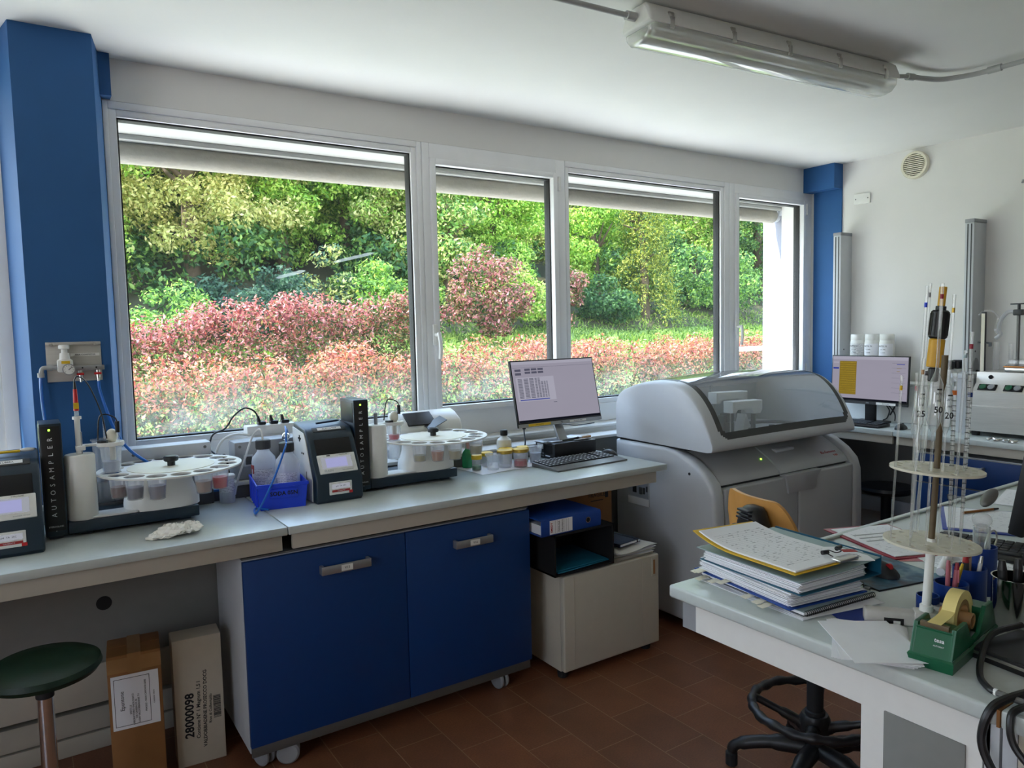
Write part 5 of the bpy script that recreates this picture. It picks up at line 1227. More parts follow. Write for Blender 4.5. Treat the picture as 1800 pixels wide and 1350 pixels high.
for nm, y0, y1, zt, x0 in (('short', 3.128, 3.186, 2.20, 4.885), ('tall', 2.238, 2.290, 2.178, 4.865)):
    e = thing('service_column', {'short': 'tall pale grey service column with slots beside the blue corner strip', 'tall': 'tall pale grey service column with slots behind the pipettes'}[nm], 'column', (4.95, y0, .8965), 0, 'service columns on the right bench')
    bw(MB().box(x0, XR-.001, y0, y1, .897, zt-.022, b=.002), 'profile', 'light_grey', e)
    bw(MB().box(x0-.002, XR-.001, y0-.002, y1+.002, zt-.022, zt, b=.003), 'end_cap', 'grey_plastic', e)
    w_ = y1-y0
    bw(MB().box(x0-.0012, x0+.001, y0+w_*.22, y0+w_*.36, .90, zt-.03).box(x0-.0012, x0+.001, y0+w_*.62, y0+w_*.76, .90, zt-.03), 'slots', 'dark_grey', e)
    bw(MB().cyl((x0+.05, y0-.001, 1.37), (x0+.05, y0+.001, 1.37), .006, n=12), 'screw', 'dark_grey', e)
    if nm == 'tall': bw(MB().lathe([(0, 0), (.05, 0), (.048, .004), (0, .004)], n=24, M=Matrix.Translation((4.925, y0, 1.27)) @ Matrix.Rotation(R(90), 4, 'X') @ Matrix.Diagonal((.75, 1.2, 1, 1))).cyl((4.925, y0-.004, 1.245), (4.925, y0-.016, 1.24), .012, m=1), 'cable_outlet', ['grey_plastic', 'black_matt'], e)

# right bench
RB = .897
for nm, y0, y1, lb in (('a', 2.460, 3.203, 'grey-topped side bench under the wide-screen monitor, next to the blue corner strip'), ('b', .2, 2.457, 'grey-topped side bench over blue drawers, carrying the steel digester')):
    e = thing('side_bench', lb, 'bench', (4.7, y0, 0))
    bw(MB().box(4.395, 5.005, y0, y1, RB-.030, RB, b=.004), 'worktop', 'worktop', e)
    bw(MB().box(4.418, 4.438, y0+.012, y1-.01, .815, RB-.030, b=.002), 'apron', 'bench_cream', e)
    bw(MB().box(4.93, 4.95, y0, y1-.01, .345, RB-.03), 'back_panel', 'panel_grey', e)
    bw(MB().box(4.915, 4.95, y0, y1-.01, .245, .342, b=.003), 'rail', 'light_grey', e)
    for y in (y0+.04, y1-.06): bw(MB().box(4.95, 4.99, y-.02, y+.02, 0, RB-.03), 'leg', 'light_grey', e)
struct(MB().box(XR-.012, XR-.0005, .2, 3.2, 0, .09, b=.003).build('baseboard_right', 'panel_grey'))
e = thing('drawer_cabinet', 'blue-fronted drawer cabinet under the side bench behind the pipettes', 'cabinet', (4.7, 1.75, 0))
bw(MB().box(4.44, 4.90, 1.14, 2.335, .10, .79).box(4.432, 4.89, 1.14, 2.335, .06, .10), 'body', 'light_grey', e)
for y0, y1 in ((1.740, 2.335), (1.142, 1.736)):
    for z0, z1 in ((.615, .785), (.355, .609), (.105, .349)):
        d = bw(MB().box(4.42, 4.439, y0, y1, z0, z1-.002, b=.0015).box(4.421, 4.439, y0, y1, z1-.002, z1, m=1), 'drawer', ['blue_door', 'alu'], e)
        h = MB().box(4.385, 4.392, (y0+y1)/2-.09, (y0+y1)/2+.09, z1-.065, z1-.04, b=.002).box(4.39, 4.42, (y0+y1)/2-.09, (y0+y1)/2-.078, z1-.065, z1-.04).box(4.39, 4.42, (y0+y1)/2+.078, (y0+y1)/2+.09, z1-.065, z1-.04)
        h.bm.transform(Matrix.Translation(-e.location)); h.build('handle', 'alu', d)
e = thing('dark_stool', 'low black round stool in the knee space of the side bench', 'stool', (4.62, 2.62, 0))
MB().lathe([(0, .46), (.15, .465), (.165, .485), (.16, .505), (0, .515)], n=36).build('seat', 'black_plastic', e); MB().cyl((0, 0, .05), (0, 0, .462), .03).build('column', 'black_matt', e)
for k in range(5): a = R(72*k+10); MB().tube([(0, 0, .07), (.25*math.cos(a), .25*math.sin(a), .03)], .018, smooth=0).cyl((.25*math.cos(a), .25*math.sin(a), 0), (.25*math.cos(a), .25*math.sin(a), .03), .02).build('leg', 'black_matt', e)
# right monitor, keyboard, mouse
mr = make_monitor('wide monitor with a yellow table on screen, standing on the side bench', (4.66, 2.775, RB), R(-90), .535, .30, .295, 3, .022, 'dell')
s = MB().box(-.105, .105, -.06, .10, 0, .012, b=.005).box(-.035, .035, .02, .045, .01, .30, b=.004); s.build('stand', 'black_plastic', mr)
tag(MB().tube([(4.70, 2.70, 1.04), (4.71, 2.66, .99), (4.76, 2.70, .93), (4.80, 2.75, .905)], .004, n=7).tube([(4.70, 2.68, 1.04), (4.72, 2.63, .97), (4.78, 2.66, .91)], .004, n=7).tube([(4.70, 2.62, 1.05), (4.70, 2.615, 1.02), (4.76, 2.68, .95)], .005, n=7).build('monitor_cables', 'black_plastic'), 'black leads hanging behind the wide monitor', 'cable')
keyb('keyboard', 'black keyboard lying on the side bench under the wide monitor', (4.515, 2.80, RB), R(-90), .44, .14, .012, legend=False)
e = thing('computer_mouse', 'black mouse on the side bench beside the second keyboard', 'mouse', (4.52, 2.475, RB), R(-80)); mouse_body(e, 'black_plastic')
# white shelf box and canisters
e = thing('white_equipment_box', 'long white equipment box on the side bench carrying the white canisters', 'equipment box', (4.9, 2.6, RB))
bw(MB().box(4.80, 5.0, 2.325, 3.10, RB+.0005, 1.145, b=.006), 'housing', 'white_plastic', e); bw(MB().box(4.795, 5.0, 2.32, 3.105, 1.1455, 1.158, b=.004), 'lid', 'white_plastic', e)
e = thing('white_tub', 'white plastic tub with a rim between the tall column and the steel digester', 'tub', (4.72, 2.17, RB))
bw(MB().prism([(4.63, RB+.0005), (4.82, RB+.0005), (4.84, 1.22), (4.61, 1.22)], 2.145, 2.225, ax='y', b=.006).box(4.60, 4.85, 2.14, 2.23, 1.2205, 1.25, b=.006), 'tub', 'light_grey', e)
GC = 'white reagent canisters stacked on the equipment box'
k = 0
for row in range(2):
    for i, y in enumerate((3.0, 2.895, 2.79)):
        lb = ('white canister, %s, %s row of the stack behind the wide monitor' % (('nearest the blue corner', 'in the middle', 'farthest from the blue corner')[i], ('lower', 'upper')[row]))
        e = thing('reagent_canister', lb, 'canister', (4.90, y, 1.1585+row*.1605), 0, GC)
        MB().lathe([(0, 0), (.044, 0), (.048, .006), (.048, .105), (.044, .118), (.046, .124), (.046, .152), (.042, .16), (0, .16)], n=32).build('body', 'white_plastic', e)
        l = MB(); l.grid([[(.0488*math.cos(R(a)), .0488*math.sin(R(a)), z) for a in np.linspace(110, 260, 12)] for z in (.015, .095)], m=0)
        for q, tx in enumerate(('NTSL N', 'cod. 0982', 'L. 21/04')): l.text(tx, (.016, .009, .009)[q], TF(-.0493, .0, .078-q*.022, rz=-90), m=1)
        l.build('label', ['bottle_label' if i == 0 else 'paper', 'ink'], e)
for i, (y, lb) in enumerate(((2.36, 'black-topped bottle on the equipment box, the one nearer the monitor'), (2.345, 'black-topped bottle on the equipment box, the one nearer the wall'))):
    e = thing('dark_bottle', lb, 'bottle', (4.85+.08*i, y, 1.1585)); MB().cyl((0, 0, 0), (0, 0, .10), .033, b=.004).build('body', 'white_plastic', e); MB().cyl((0, 0, .1005), (0, 0, .155), .034, b=.008).build('cap', 'black_plastic', e)
# steel digester
e = thing('steel_digester', 'stainless steel bench instrument with stepped front and push buttons', 'instrument', (4.72, 1.85, RB))
pf = [(4.57, .925), (4.57, 1.068), (4.60, 1.072), (4.60, 1.150), (4.648, 1.200), (4.655, 1.262), (4.95, 1.262), (4.95, .925)]
t = MB(); t.prism(pf, 1.45, 2.108, ax='y', b=.003); bw(t, 'housing', 'brushed_steel', e)
for x in (4.60, 4.92):
    for y in (1.48, 2.08): bw(MB().cyl((x, y, RB), (x, y, .926), .02, .022), 'foot', 'rubber', e)
an = math.degrees(math.atan2(.050, .048))
for y, cs in ((2.035, ('tape_green', 'grey_plastic')), (1.90, ('tape_green', 'grey_plastic')), (1.755, ('orange', 'tape_green', 'grey_plastic'))):
    Mb = Matrix.Translation((4.623, y, 1.1755)) @ Matrix.Rotation(R(-90), 4, 'Z') @ Matrix.Rotation(R(an), 4, 'X')
    n_ = len(cs); p = bw(MB().box(-.03*n_*.8, .03*n_*.8, -.022, .022, -.002, .004, b=.002, M=Mb), 'button_plate', 'black_matt', e)
    for q, cc in enumerate(cs):
        b_ = MB().cyl((-.022*(n_-1)+.044*q, 0, .004), (-.022*(n_-1)+.044*q, 0, .011), .019, b=.003, n=20); b_.bm.transform(Matrix.Translation(-e.location) @ Mb); b_.build('push_button', cc, p)
bw(MB().cyl((4.655, 2.03, 1.236), (4.645, 2.03, 1.233), .011, n=16), 'lamp', 'black_matt', e)
bw(MB().box(4.566, 4.571, 1.50, 1.53, .93, .985, b=.002), 'label', 'white_plastic', e)
e = thing('glass_head_block', 'squat glass-topped metal block with a copper band on the steel digester', 'distillation head', (4.74, 1.86, 1.263))
bw(MB().box(4.66, 4.82, 1.72, 1.965, 1.2635, 1.29, b=.004), 'block', 'steel', e); bw(MB().box(4.655, 4.825, 1.715, 1.97, 1.2905, 1.299, b=.003), 'band', 'copper', e); bw(MB().prism([(1.72, 1.2995), (1.965, 1.2995), (1.94, 1.335), (1.74, 1.335)], 4.66, 4.82, b=.003), 'glass_top', 'clear_plastic', e)
e = thing('clamp_stand', 'metal rod with a clamp and clear tubing standing on the steel digester', 'stand', (4.80, 1.955, 1.263))
bw(MB().cyl((4.87, 1.985, 1.263), (4.87, 1.985, 1.60), .009).cyl((4.87, 1.985, 1.263), (4.87, 1.985, 1.27), .02), 'rod', 'alu_dark', e)
bw(MB().box(4.85, 4.89, 1.96, 2.01, 1.585, 1.62, b=.006).cyl((4.87, 1.985, 1.62), (4.87, 1.985, 1.65), .008).box(4.864, 4.876, 1.95, 2.03, 1.648, 1.656, b=.002), 'clamp', 'dark_grey', e)
bw(MB().tube([(4.87, 1.995, 1.605), (4.865, 2.04, 1.605), (4.86, 2.075, 1.56), (4.86, 2.085, 1.50), (4.86, 2.075, 1.475), (4.86, 2.10, 1.45)], .011, n=10), 'tubing', 'frosted', e)
bw(MB().tube([(4.86, 2.075, 1.47), (4.86, 2.105, 1.50), (4.86, 2.09, 1.57), (4.86, 2.12, 1.61), (4.87, 2.17, 1.615), (4.87, 2.20, 1.59)], .006, n=8), 'hose', 'clear_plastic', e)
e = thing('glass_riser', 'clear glass riser tube standing on the digester beside the clamp stand', 'glass tube', (4.85, 2.06, 1.263))
bw(MB().cyl((4.87, 2.10, 1.263), (4.87, 2.10, 1.43), .016).cyl((4.87, 2.02, 1.263), (4.87, 2.02, 1.42), .012), 'tube', 'clear_plastic', e)
tag(MB().box(4.765, 4.785, 2.118, 2.142, 1.251, 1.61, b=.002, m=0).box(4.7635, 4.766, 2.120, 2.1395, 1.255, 1.60, m=1).cyl((4.775, 2.16, 1.43), (4.775, 2.09, 1.425), .005, m=2).box(4.77, 4.78, 2.085, 2.10, 1.405, 1.43, m=2).build('level_gauge', ['dark_grey', 'cream_plastic', 'dark_grey']), 'slim upright gauge with a pale scale and a lever beside the digester', 'gauge')
for i, (y, lb) in enumerate(((1.94, 'small metal clamp lying before the digester, nearer the monitor'), (1.86, 'small metal clamp lying before the digester, nearer the desk'))):
    tag(MB().tube([(0, 0, .006), (.02, .01, .014), (.04, -.006, .006), (.06, .008, .012)], .006, n=8).ball((0, 0, .008), .010, .008, .008).cyl((.03, -.02, .006), (.035, .02, .008), .005).build('metal_clamp', 'chrome', None, (4.435, y, RB), (0, 0, R(-70-20*i))), lb, 'clamp', 'metal clamps on the side bench')

# ================================================================== ceiling lamp and conduit
e = thing('ceiling_lamp', 'sealed twin-tube fluorescent ceiling lamp with clear ribbed cover, unlit', 'lamp', (2.568, 1.942, 2.648), R(-4))
L2 = .700
b = MB(); b.prism([(-.080, -.028), (-.080, -.012), (-.062, .032), (-.045, .045), (.045, .045), (.062, .032), (.080, -.012), (.080, -.028)], -L2, L2, b=.014, seg=3); b.build('housing', 'lamp_white', e)
c = MB(); c.prism([(-.076, -.029), (-.072, -.055), (-.05, -.078), (-.018, -.084), (.018, -.084), (.05, -.078), (.072, -.055), (.076, -.029)], -L2+.008, L2-.008, b=.018, seg=4); c.build('cover', 'lamp_cover', e)
for y in (-.036, .036): MB().cyl((-L2+.06, y, -.048), (L2-.06, y, -.048), .013).cyl((-L2+.05, y, -.048), (-L2+.06, y, -.048), .014, m=1).build('fluorescent_tube', ['white_plastic', 'steel'], e)
MB().box(-L2+.03, L2-.03, -.06, .06, -.0275, -.0265, m=0).build('reflector', 'white_plastic', e)
for x in (-.60, -.30, 0, .30, .60):
    for s_ in (-1, 1): MB().box(x-.010, x+.010, s_*.078-.004, s_*.078+.004, -.040, .0, b=.002).box(x-.012, x+.012, s_*.07-.004, s_*.07+.006, -.002, .018, b=.002).build('clip', 'steel', e)
for x in (-.45, .45): MB().box(x-.02, x+.02, -.03, .03, .045, .0515).build('spacer', 'lamp_white', e)
e = thing('conduit', 'grey plastic conduit bending from the lamp across the ceiling', 'conduit', (3.2, 1.8, 2.64))
bw(MB().tube([(3.26, 1.893, 2.655), (3.32, 1.885, 2.66), (3.42, 1.87, 2.672)], .0095, n=10).tube([(3.42, 1.87, 2.672), (3.52, 1.85, 2.673), (3.61, 1.81, 2.673), (3.66, 1.70, 2.672), (3.665, 1.60, 2.672)], .0115, n=10).cyl((3.665, 1.60, 2.672), (3.665, -2.9, 2.672), .0105), 'pipe', 'pvc_pipe', e)
bw(MB().cyl((3.415, 1.872, 2.671), (3.455, 1.864, 2.672), .0155), 'coupling', 'pvc_pipe', e); bw(MB().cyl((3.664, 1.645, 2.672), (3.665, 1.59, 2.672), .0155), 'coupling', 'pvc_pipe', e)
for y in (1.36, .6): bw(MB().box(3.648, 3.682, y-.012, y+.012, 2.672, 2.6995, b=.003).box(3.65, 3.68, y-.012, y+.012, 2.658, 2.672, b=.003), 'bracket', 'pvc_pipe', e)
tag(MB().cyl((1.865, 1.991, 2.655), (.2, 2.13, 2.680), .0095).cyl((1.866, 1.991, 2.655), (1.83, 1.994, 2.6555), .016).build('conduit', 'pvc_pipe'), 'grey plastic conduit leaving the far end of the lamp over the window side', 'conduit')
# ================================================================== the near desk
DX, DY = 1.388, 1.372
e = thing('lab_desk', 'pale green-grey topped lab desk in the foreground with raised far rim', 'desk', (2.2, 1.0, 0))
bw(MB().box(DX, 3.6, .582, DY, BT-.034, BT, b=.007, seg=3).box(DX+.50, 3.6, DY-.020, DY, BT, BT+.008, b=.003), 'worktop', 'worktop', e)
bw(MB().box(DX+.022, DX+.042, .60, DY-.075, .785, BT-.0345).box(DX+.022, DX+.042, .612, .845, .05, .785).box(DX+.022, DX+.046, DY-.075, DY-.03, .785, BT-.0345, m=1).box(DX+.04, 3.5, DY-.05, DY-.03, .785, BT-.0345), 'side_frame', ['white_plastic', 'grey_plastic'], e)
bw(MB().box(DX+.018, DX+.024, .640, .795, .10, .793, b=.001), 'inset_panel', 'panel_grey', e)
bw(MB().box(DX+.022, DX+.042, .585, .609, .05, BT-.035).box(DX+.026, DX+.05, .609, .613, .05, BT-.035, m=1), 'corner_post', ['light_grey', 'dark_grey'], e)
for y in (.63, .82): bw(MB().cyl((DX+.035, y, 0), (DX+.035, y, .055), .018), 'foot', 'steel', e)
for x in (3.0,): bw(MB().box(x, x+.04, 1.28, 1.34, 0, BT-.035), 'leg', 'light_grey', e)
e = thing('lab_desk', 'second lab desk joining the first along a brown seam under the black cables', 'desk', (2.2, .2, 0))
bw(MB().box(DX, 3.6, -.4, .576, BT-.034, BT, b=.005), 'worktop', 'worktop', e); bw(MB().box(DX-.0005, 3.6, .5763, .5817, BT-.033, BT-.001), 'seam_strip', 'cardboard', e)
bw(MB().box(DX+.022, DX+.042, -.4, .555, .03, BT-.035), 'side_frame', 'bench_cream', e); bw(MB().box(DX+.018, DX+.023, -.3, .52, .10, .76), 'inset_panel', 'panel_grey', e); bw(MB().box(DX+.022, DX+.04, .5565, .58, .03, BT-.035), 'corner_post', 'light_grey', e)

# ---- swivel chair
e = thing('swivel_chair', 'black-based swivel work chair with a bent wooden backrest behind the desk', 'chair', (2.185, 1.475, 0))
rows = []
for j in range(13):
    v = j/12
    row = []
    for i in range(25):
        u = i/24*2-1
        hw = .190*(1-.06*v)
        # rounded top corners
        top = .235 if abs(u) < .55 else .235-.09*((abs(u)-.55)/.45)**2.2
        z = .79+.05*abs(u)**3*(1-v)+top*v
        row.append((-.245+.055*u*u-.02*v, u*hw, z))
    rows.append(row)
m = MB(); m.grid(rows); t = m.bm
r_ = bmesh.ops.solidify(t, geom=t.faces[:], thickness=.012)
m.build('backrest', 'wood', e, (0, 0, .0), (0, 0, R(-16)), ang=50)
k = MB(); k.prism([(-.05, .80), (.05, .80), (.07, .88), (.058, .94), (.035, .985), (.02, .995), (-.02, .995), (-.035, .985), (-.058, .94), (-.07, .88)], -.325, -.262, b=.022, seg=3)
for q in range(3): k.box(-.336, -.30, -.034+.003*q, .034-.003*q, .955+q*.012, .962+q*.012, b=.002)
k.cyl((-.315, .075, .895), (-.315, .035, .895), .030, b=.006).cyl((-.315, .088, .895), (-.315, .075, .895), .018)
k.bm.transform(Matrix.Translation((0, -.065, .012)))
k.build('back_bracket', 'black_plastic', e, None, (0, 0, R(-16)))
MB().tube([(-.29, 0, .82), (-.285, 0, .66), (-.24, 0, .60), (-.05, 0, .585)], .022, n=10).build('back_arm', 'black_plastic', e, None, (0, 0, R(-16)))
MB().lathe([(0, .60), (.16, .603), (.20, .612), (.205, .622), (.19, .632), (0, .63)], n=40, M=Matrix.Translation((.02, 0, 0))).build('seat', 'wood', e)
MB().box(-.09, .09, -.07, .07, .57, .60, b=.006).build('seat_plate', 'black_matt', e)
MB().cyl((0, 0, .12), (0, 0, .575), .027).cyl((0, 0, .10), (0, 0, .26), .033, b=.004).build('column', 'black_matt', e)
rg = MB(); rg.tube([(.205*math.cos(a), .205*math.sin(a), .262+.002*math.cos(a*10)) for a in np.linspace(0, 2*math.pi, 40, endpoint=False)], [.0155+.0025*math.cos(i*1.6) for i in range(80)], n=10, smooth=2, closed=True)
for q in range(4):
    a = R(28+90*q); rg.tube([(.03*math.cos(a), .03*math.sin(a), .20), (.10*math.cos(a), .10*math.sin(a), .225), (.20*math.cos(a), .20*math.sin(a), .26)], [.024]*3+[.018]*4+[.013]*6, n=8)
rg.lathe([(.03, .185), (.05, .185), (.05, .23), (.042, .245), (.03, .245)], n=24, close=True)
rg.build('foot_ring', 'black_plastic', e, ang=60)
for q in range(5):
    a = R(195+72*q); x, y = math.cos(a), math.sin(a)
    lg = MB(); lg.tube([(.03*x, .03*y, .12), (.14*x, .14*y, .115), (.25*x, .25*y, .085), (.275*x, .275*y, .055)], [.030]*6+[.024]*6+[.019]*7, n=8)
    l = lg.build('leg', 'black_plastic', e, ang=60)
    MB().cyl((.275*x, .275*y, 0), (.275*x, .275*y, .052), .021, b=.005).build('glide', 'rubber', l)
bpy.context.view_layer.update()

# ---- stack of papers and binders
SX, SY, SR = 1.60, 1.185, R(-7)
def at(lx, ly): return (SX+lx*math.cos(SR)-ly*math.sin(SR), SY+lx*math.sin(SR)+ly*math.cos(SR))
z = BT+.0003
for k in range(3):
    x, y = at(-.010+.012*k, -.012-.010*k)
    tag(MB().sheet(.245, .34, lambda a, b: .0006+.0006*math.sin(a*20+b*9), nx=6, ny=8, th=.0009).build('loose_sheet', 'paper', None, (x, y, z+.0021*k), (0, 0, SR+R(2.5-4*k))), ('bottom loose white sheet under the paper stack', 'second loose white sheet under the paper stack', 'third loose white sheet under the spiral notebook')[k], 'paper')
z += .0068
x, y = at(.005, -.008)
e = thing('spiral_notebook', 'grey spiral-bound notebook near the bottom of the paper stack', 'notebook', (x, y, z), SR+R(1.5))
MB().box(-.125, .125, -.17, .17, 0, .0012).build('back_cover', 'dark_grey', e); MB().box(-.122, .122, -.168, .168, .0013, .0088).build('pages', 'paper', e); MB().box(-.125, .125, -.17, .17, .009, .0102).build('front_cover', 'folder_grey', e)
s = MB()
for k in range(38):
    xx = -.118+k*.0064; s.tube([(xx+.0011*math.cos(a)*0, -.170+.0062*math.cos(a), .0052+.0062*math.sin(a)) for a in np.linspace(0, 2*math.pi, 8, endpoint=False)], .0009, n=5, smooth=0, closed=True)
s.build('spiral', 'black_plastic', e)
z += .0106
x, y = at(-.004, .006)
e = thing('index_file', 'thick dark blue file full of pages with many cream index tabs', 'file', (x, y, z), SR-R(1.5))
MB().box(-.128, .128, -.168, .172, 0, .003).build('back_cover', 'binder_blue', e)
rng = np.random.default_rng(9); p = MB()
for k in range(15): p.sheet(.235+rng.uniform(-.006, .006), .315+rng.uniform(-.006, .006), lambda a, b: .0008*math.sin(a*14+k)*math.cos(b*9), nx=4, ny=5, th=.0016, M=Matrix.Translation((rng.uniform(-.005, .005), rng.uniform(-.005, .005), .0036+k*.0020)) @ Matrix.Rotation(R(rng.uniform(-1.2, 1.2)), 4, 'Z'))
p.build('pages', 'paper', e)
for k, (yy, zz, dx) in enumerate(((.150, .020, .0), (.125, .016, .004), (.098, .013, .010), (.075, .022, .003), (.060, .010, .012), (.025, .008, .010), (.0, .009, .012), (-.03, .006, .016), (-.045, .018, .002), (-.085, .020, .003), (-.105, .019, .004), (-.125, .006, .014), (.045, .024, .001), (.135, .024, .0))):
    MB().box(-.152-dx*1.5, -.115, yy-.010, yy+.010, zz-.0006, zz+.0004, b=.0002, M=Matrix.Rotation(R(-4-dx*500), 4, 'Y') @ Matrix.Translation((0, 0, -.0075-dx*.55))).build('index_tab', 'tape_cream' if False else 'cream_plastic', e)
z += .0345
x, y = at(.012, -.004)
e = thing('lever_arch_file', 'teal-spined lever-arch file with bulging pages on top of the tabbed file', 'binder', (x, y, z), SR+R(2.5))
MB().box(-.135, .155, -.165, .165, 0, .0025).box(.152, .155, -.165, .165, 0, .048).build('cover', 'binder_teal', e)
p = MB()
for k in range(13): p.sheet(.235+rng.uniform(-.005, .005), .305+rng.uniform(-.006, .006), lambda a, b: .0006*math.sin(a*17+k)*math.cos(b*11), nx=4, ny=5, th=.0018, M=Matrix.Translation((-.014+rng.uniform(-.005, .005), rng.uniform(-.005, .005), .003+k*.0022)) @ Matrix.Rotation(R(rng.uniform(-1.3, 1.3)), 4, 'Z'))
p.build('pages', 'paper', e)
MB().sheet(.292, .335, lambda a, b: .0325+.012*(a > 0)*a/.15, nx=6, ny=4, th=.002, M=Matrix.Translation((.0, 0, 0)) @ Matrix.Rotation(R(.3), 4, 'Y')).build('top_cover', 'folder_grey', e)
z += .0415
x, y = at(.075, -.075)
e = thing('envelope', 'white envelope with a red stamp sticking out beside the clipboard', 'envelope', (x, y, z+.0012), SR-R(28))
MB().sheet(.20, .115, None, th=.002, nx=2, ny=2).build('sheet', 'paper', e); MB().box(.052, .088, .01, .032, .0021, .0026).build('stamp', 'ink_red', e)
l = MB()
for k in range(3): l.box(.045, .078, -.012-k*.010, -.0095-k*.010, .0021, .0024)
l.build('address', 'ink', e)
x, y = at(-.02, .01)
e = thing('yellow_folder', 'yellow card folder curling up under the clipboard pages', 'folder', (x, y, z+.0035), SR+R(3))
cu = lambda a, b: .050*max(0, (b-.02)/.16)**2*(.55-.9*a)+.002
MB().sheet(.225, .335, cu, nx=10, ny=14, th=.0022).build('folder_card', 'yellow', e)
e = thing('clipboard_form', 'sheaf of printed result forms held by a wire binder clip on the stack', 'document', (x+.004, y-.004, z+.0062), SR+R(3))
MB().sheet(.215, .315, lambda a, b: cu(a, b)+.001, nx=10, ny=14, th=.003).build('pages', 'paper', e)
MB().sheet(.212, .312, lambda a, b: cu(a, b)+.0042+.0016*math.sin(b*25)*max(0, b), nx=10, ny=14, th=.0006).build('top_page', 'page_table', e)
c = MB().box(.035, .105, -.170, -.142, .001, .010, b=.003).tube([(.045, -.142, .011), (.045, -.12, .016), (.06, -.118, .018), (.065, -.135, .016), (.085, -.135, .017), (.09, -.115, .018), (.10, -.118, .017)], .0014, m=1, n=6).cyl((.035, -.118, .016), (.052, -.122, .016), .0055, m=1).cyl((.09, -.118, .017), (.112, -.112, .017), .0055, m=1)
c.build('binder_clip', ['steel', 'black_plastic'], e)
tag(MB().box(-.012, .012, -.008, .008, 0, .014, b=.003).tube([(.0, .006, .012), (.016, .012, .02), (.022, .02, .012)], .002, n=6).build('binder_clip', 'black_plastic', None, (1.735, 1.03, BT+.0003), (0, 0, R(20))), 'small black binder clip on the desk at the end of the paper stack', 'clip')
# fan of blank papers at the front edge
for k in range(5):
    tag(MB().sheet(.150, .212, lambda a, b: .0008+.0006*math.sin(b*14+k), nx=6, ny=8, th=.0010).build('blank_sheet', 'paper', None, (1.470-.004*k, .862-.003*k, BT+.0004+k*.0026), (0, 0, R(-58+k*3.0+(9 if k == 4 else 0)))), ('lowest blank sheet of the small fan at the desk edge', 'second blank sheet from below in the fan at the desk edge', 'middle blank sheet of the fan at the desk edge', 'second blank sheet from the top of the fan at the desk edge', 'top blank sheet of the fan, with a tiny dark speck')[k], 'paper', 'blank sheets fanned at the desk edge')
tag(MB().sheet(.10, .16, None, th=.003).build('blue_card', 'clip_blue', None, (1.580, .965, BT+.0003), (0, 0, R(-30))), 'dark blue card peeping out between the stack and the blank sheets', 'card')

# ---- pipette stand (it leans a little, and so do the pipettes in it)
SB = Vector((1.645, .839, BT)); SRL = Matrix.Rotation(R(3.0), 4, Vector((.5524, .8336, 0)))
e = thing('pipette_stand', 'pipette stand with two round cream discs on a white pole', 'stand', SB)
Mb = Matrix.Rotation(R(128), 4, 'Z')
MB().box(-.05, .125, -.017, .017, 0, .033, b=.007, seg=3, M=Mb).box(-.024, .024, -.022, .022, 0, .036, b=.006, M=Mb).box(.045, .085, .0162, .0176, .004, .018, m=1, M=Mb).box(.052, .066, .0170, .0185, .003, .012, m=2, M=Mb).build('base', ['stand_grey', 'black_matt', 'white_plastic'], e)
def lean(o): o.matrix_local = SRL; return o
lean(MB().cyl((0, 0, .034), (0, 0, .20), .0095).cyl((0, 0, .034), (0, 0, .05), .014, b=.002).build('pole', 'white_plastic', e))
lean(MB().cyl((0, 0, .20), (0, 0, .605), .0066).build('centre_rod', 'rod_brown', e))
for z0, rr in ((.188, .0963), (.352, .093)):
    d = MB(); d.add(discmesh(rr, .0062, rr*.80, 14, z0, z0+.005, 0), 0)
    for k in range(8): a = k*math.pi/4+.2; d.lathe([(.006, z0+.0049), (.009, z0+.0049), (.009, z0+.0056), (.006, z0+.0056)], n=16, close=True, M=Matrix.Translation((rr*.48*math.cos(a), rr*.48*math.sin(a), 0)))
    lean(d.build('disc', 'disc_plastic', e))
GP = 'glass pipettes in the round stand'
def pipette(label, key, band, bulb=None, r=.0030, num=None, grad=False):
    a, c, top, ln = key; bot = .1945
    e = thing('glass_pipette', label, 'pipette', (0, 0, 0), 0, GP)
    d = Vector((.8336, -.5524, 0)); n = Vector((.5524, .8336, 0))
    L_ = Matrix.Translation(d*a+n*c+Vector((0, 0, bot))) @ Matrix.Rotation(R(ln), 4, n)
    e.matrix_world = Matrix.Translation(SB) @ SRL @ L_
    h = top-bot; pf = [(0, 0), (.0012, 0), (r*.75, .03)]
    if bulb:
        z0, z1, br = bulb[0]-bot, bulb[1]-bot, bulb[2]; pf += [(r*.8, z0-.014), (br*.6, z0-.002), (br, z0+.012), (br, z1-.012), (br*.6, z1+.002), (r, z1+.016)]
    pf += [(r, h-.012), (r*1.15, h-.006), (r*1.1, h), (0, h)]
    MB().lathe(pf, n=16).build('tube', 'glass', e)
    MB().lathe([(r*1.06, h-band[1]-.010), (r*1.06, h-band[1])], n=14).build('colour_band', band[0], e)
    if grad:
        g = MB()
        for k in range(22): g.lathe([(r*1.05, h*.2+k*h*.03), (r*1.05, h*.2+k*h*.03+.0009)], n=10)
        g.build('graduations', 'ink', e)
    if num:
        z0, z1, br = bulb[0]-bot, bulb[1]-bot, bulb[2]; g = MB()
        Mr = Matrix.Rotation(R(-33.5), 4, 'Z'); zm = (z0+z1)/2
        g.text(num, .019, Mr @ TF(0, -br-.0004, zm-.014), bold=.0003); g.text('ml', .009, Mr @ TF(0, -br-.0004, zm+.006)); g.text('20°C', .007, Mr @ TF(0, -br-.0004, zm+.020))
        g.box(-.005, .005, -br-.0005, -br-.0002, zm+.028, zm+.031, M=Mr)
        g.build('printing', 'ink', e)
    return e
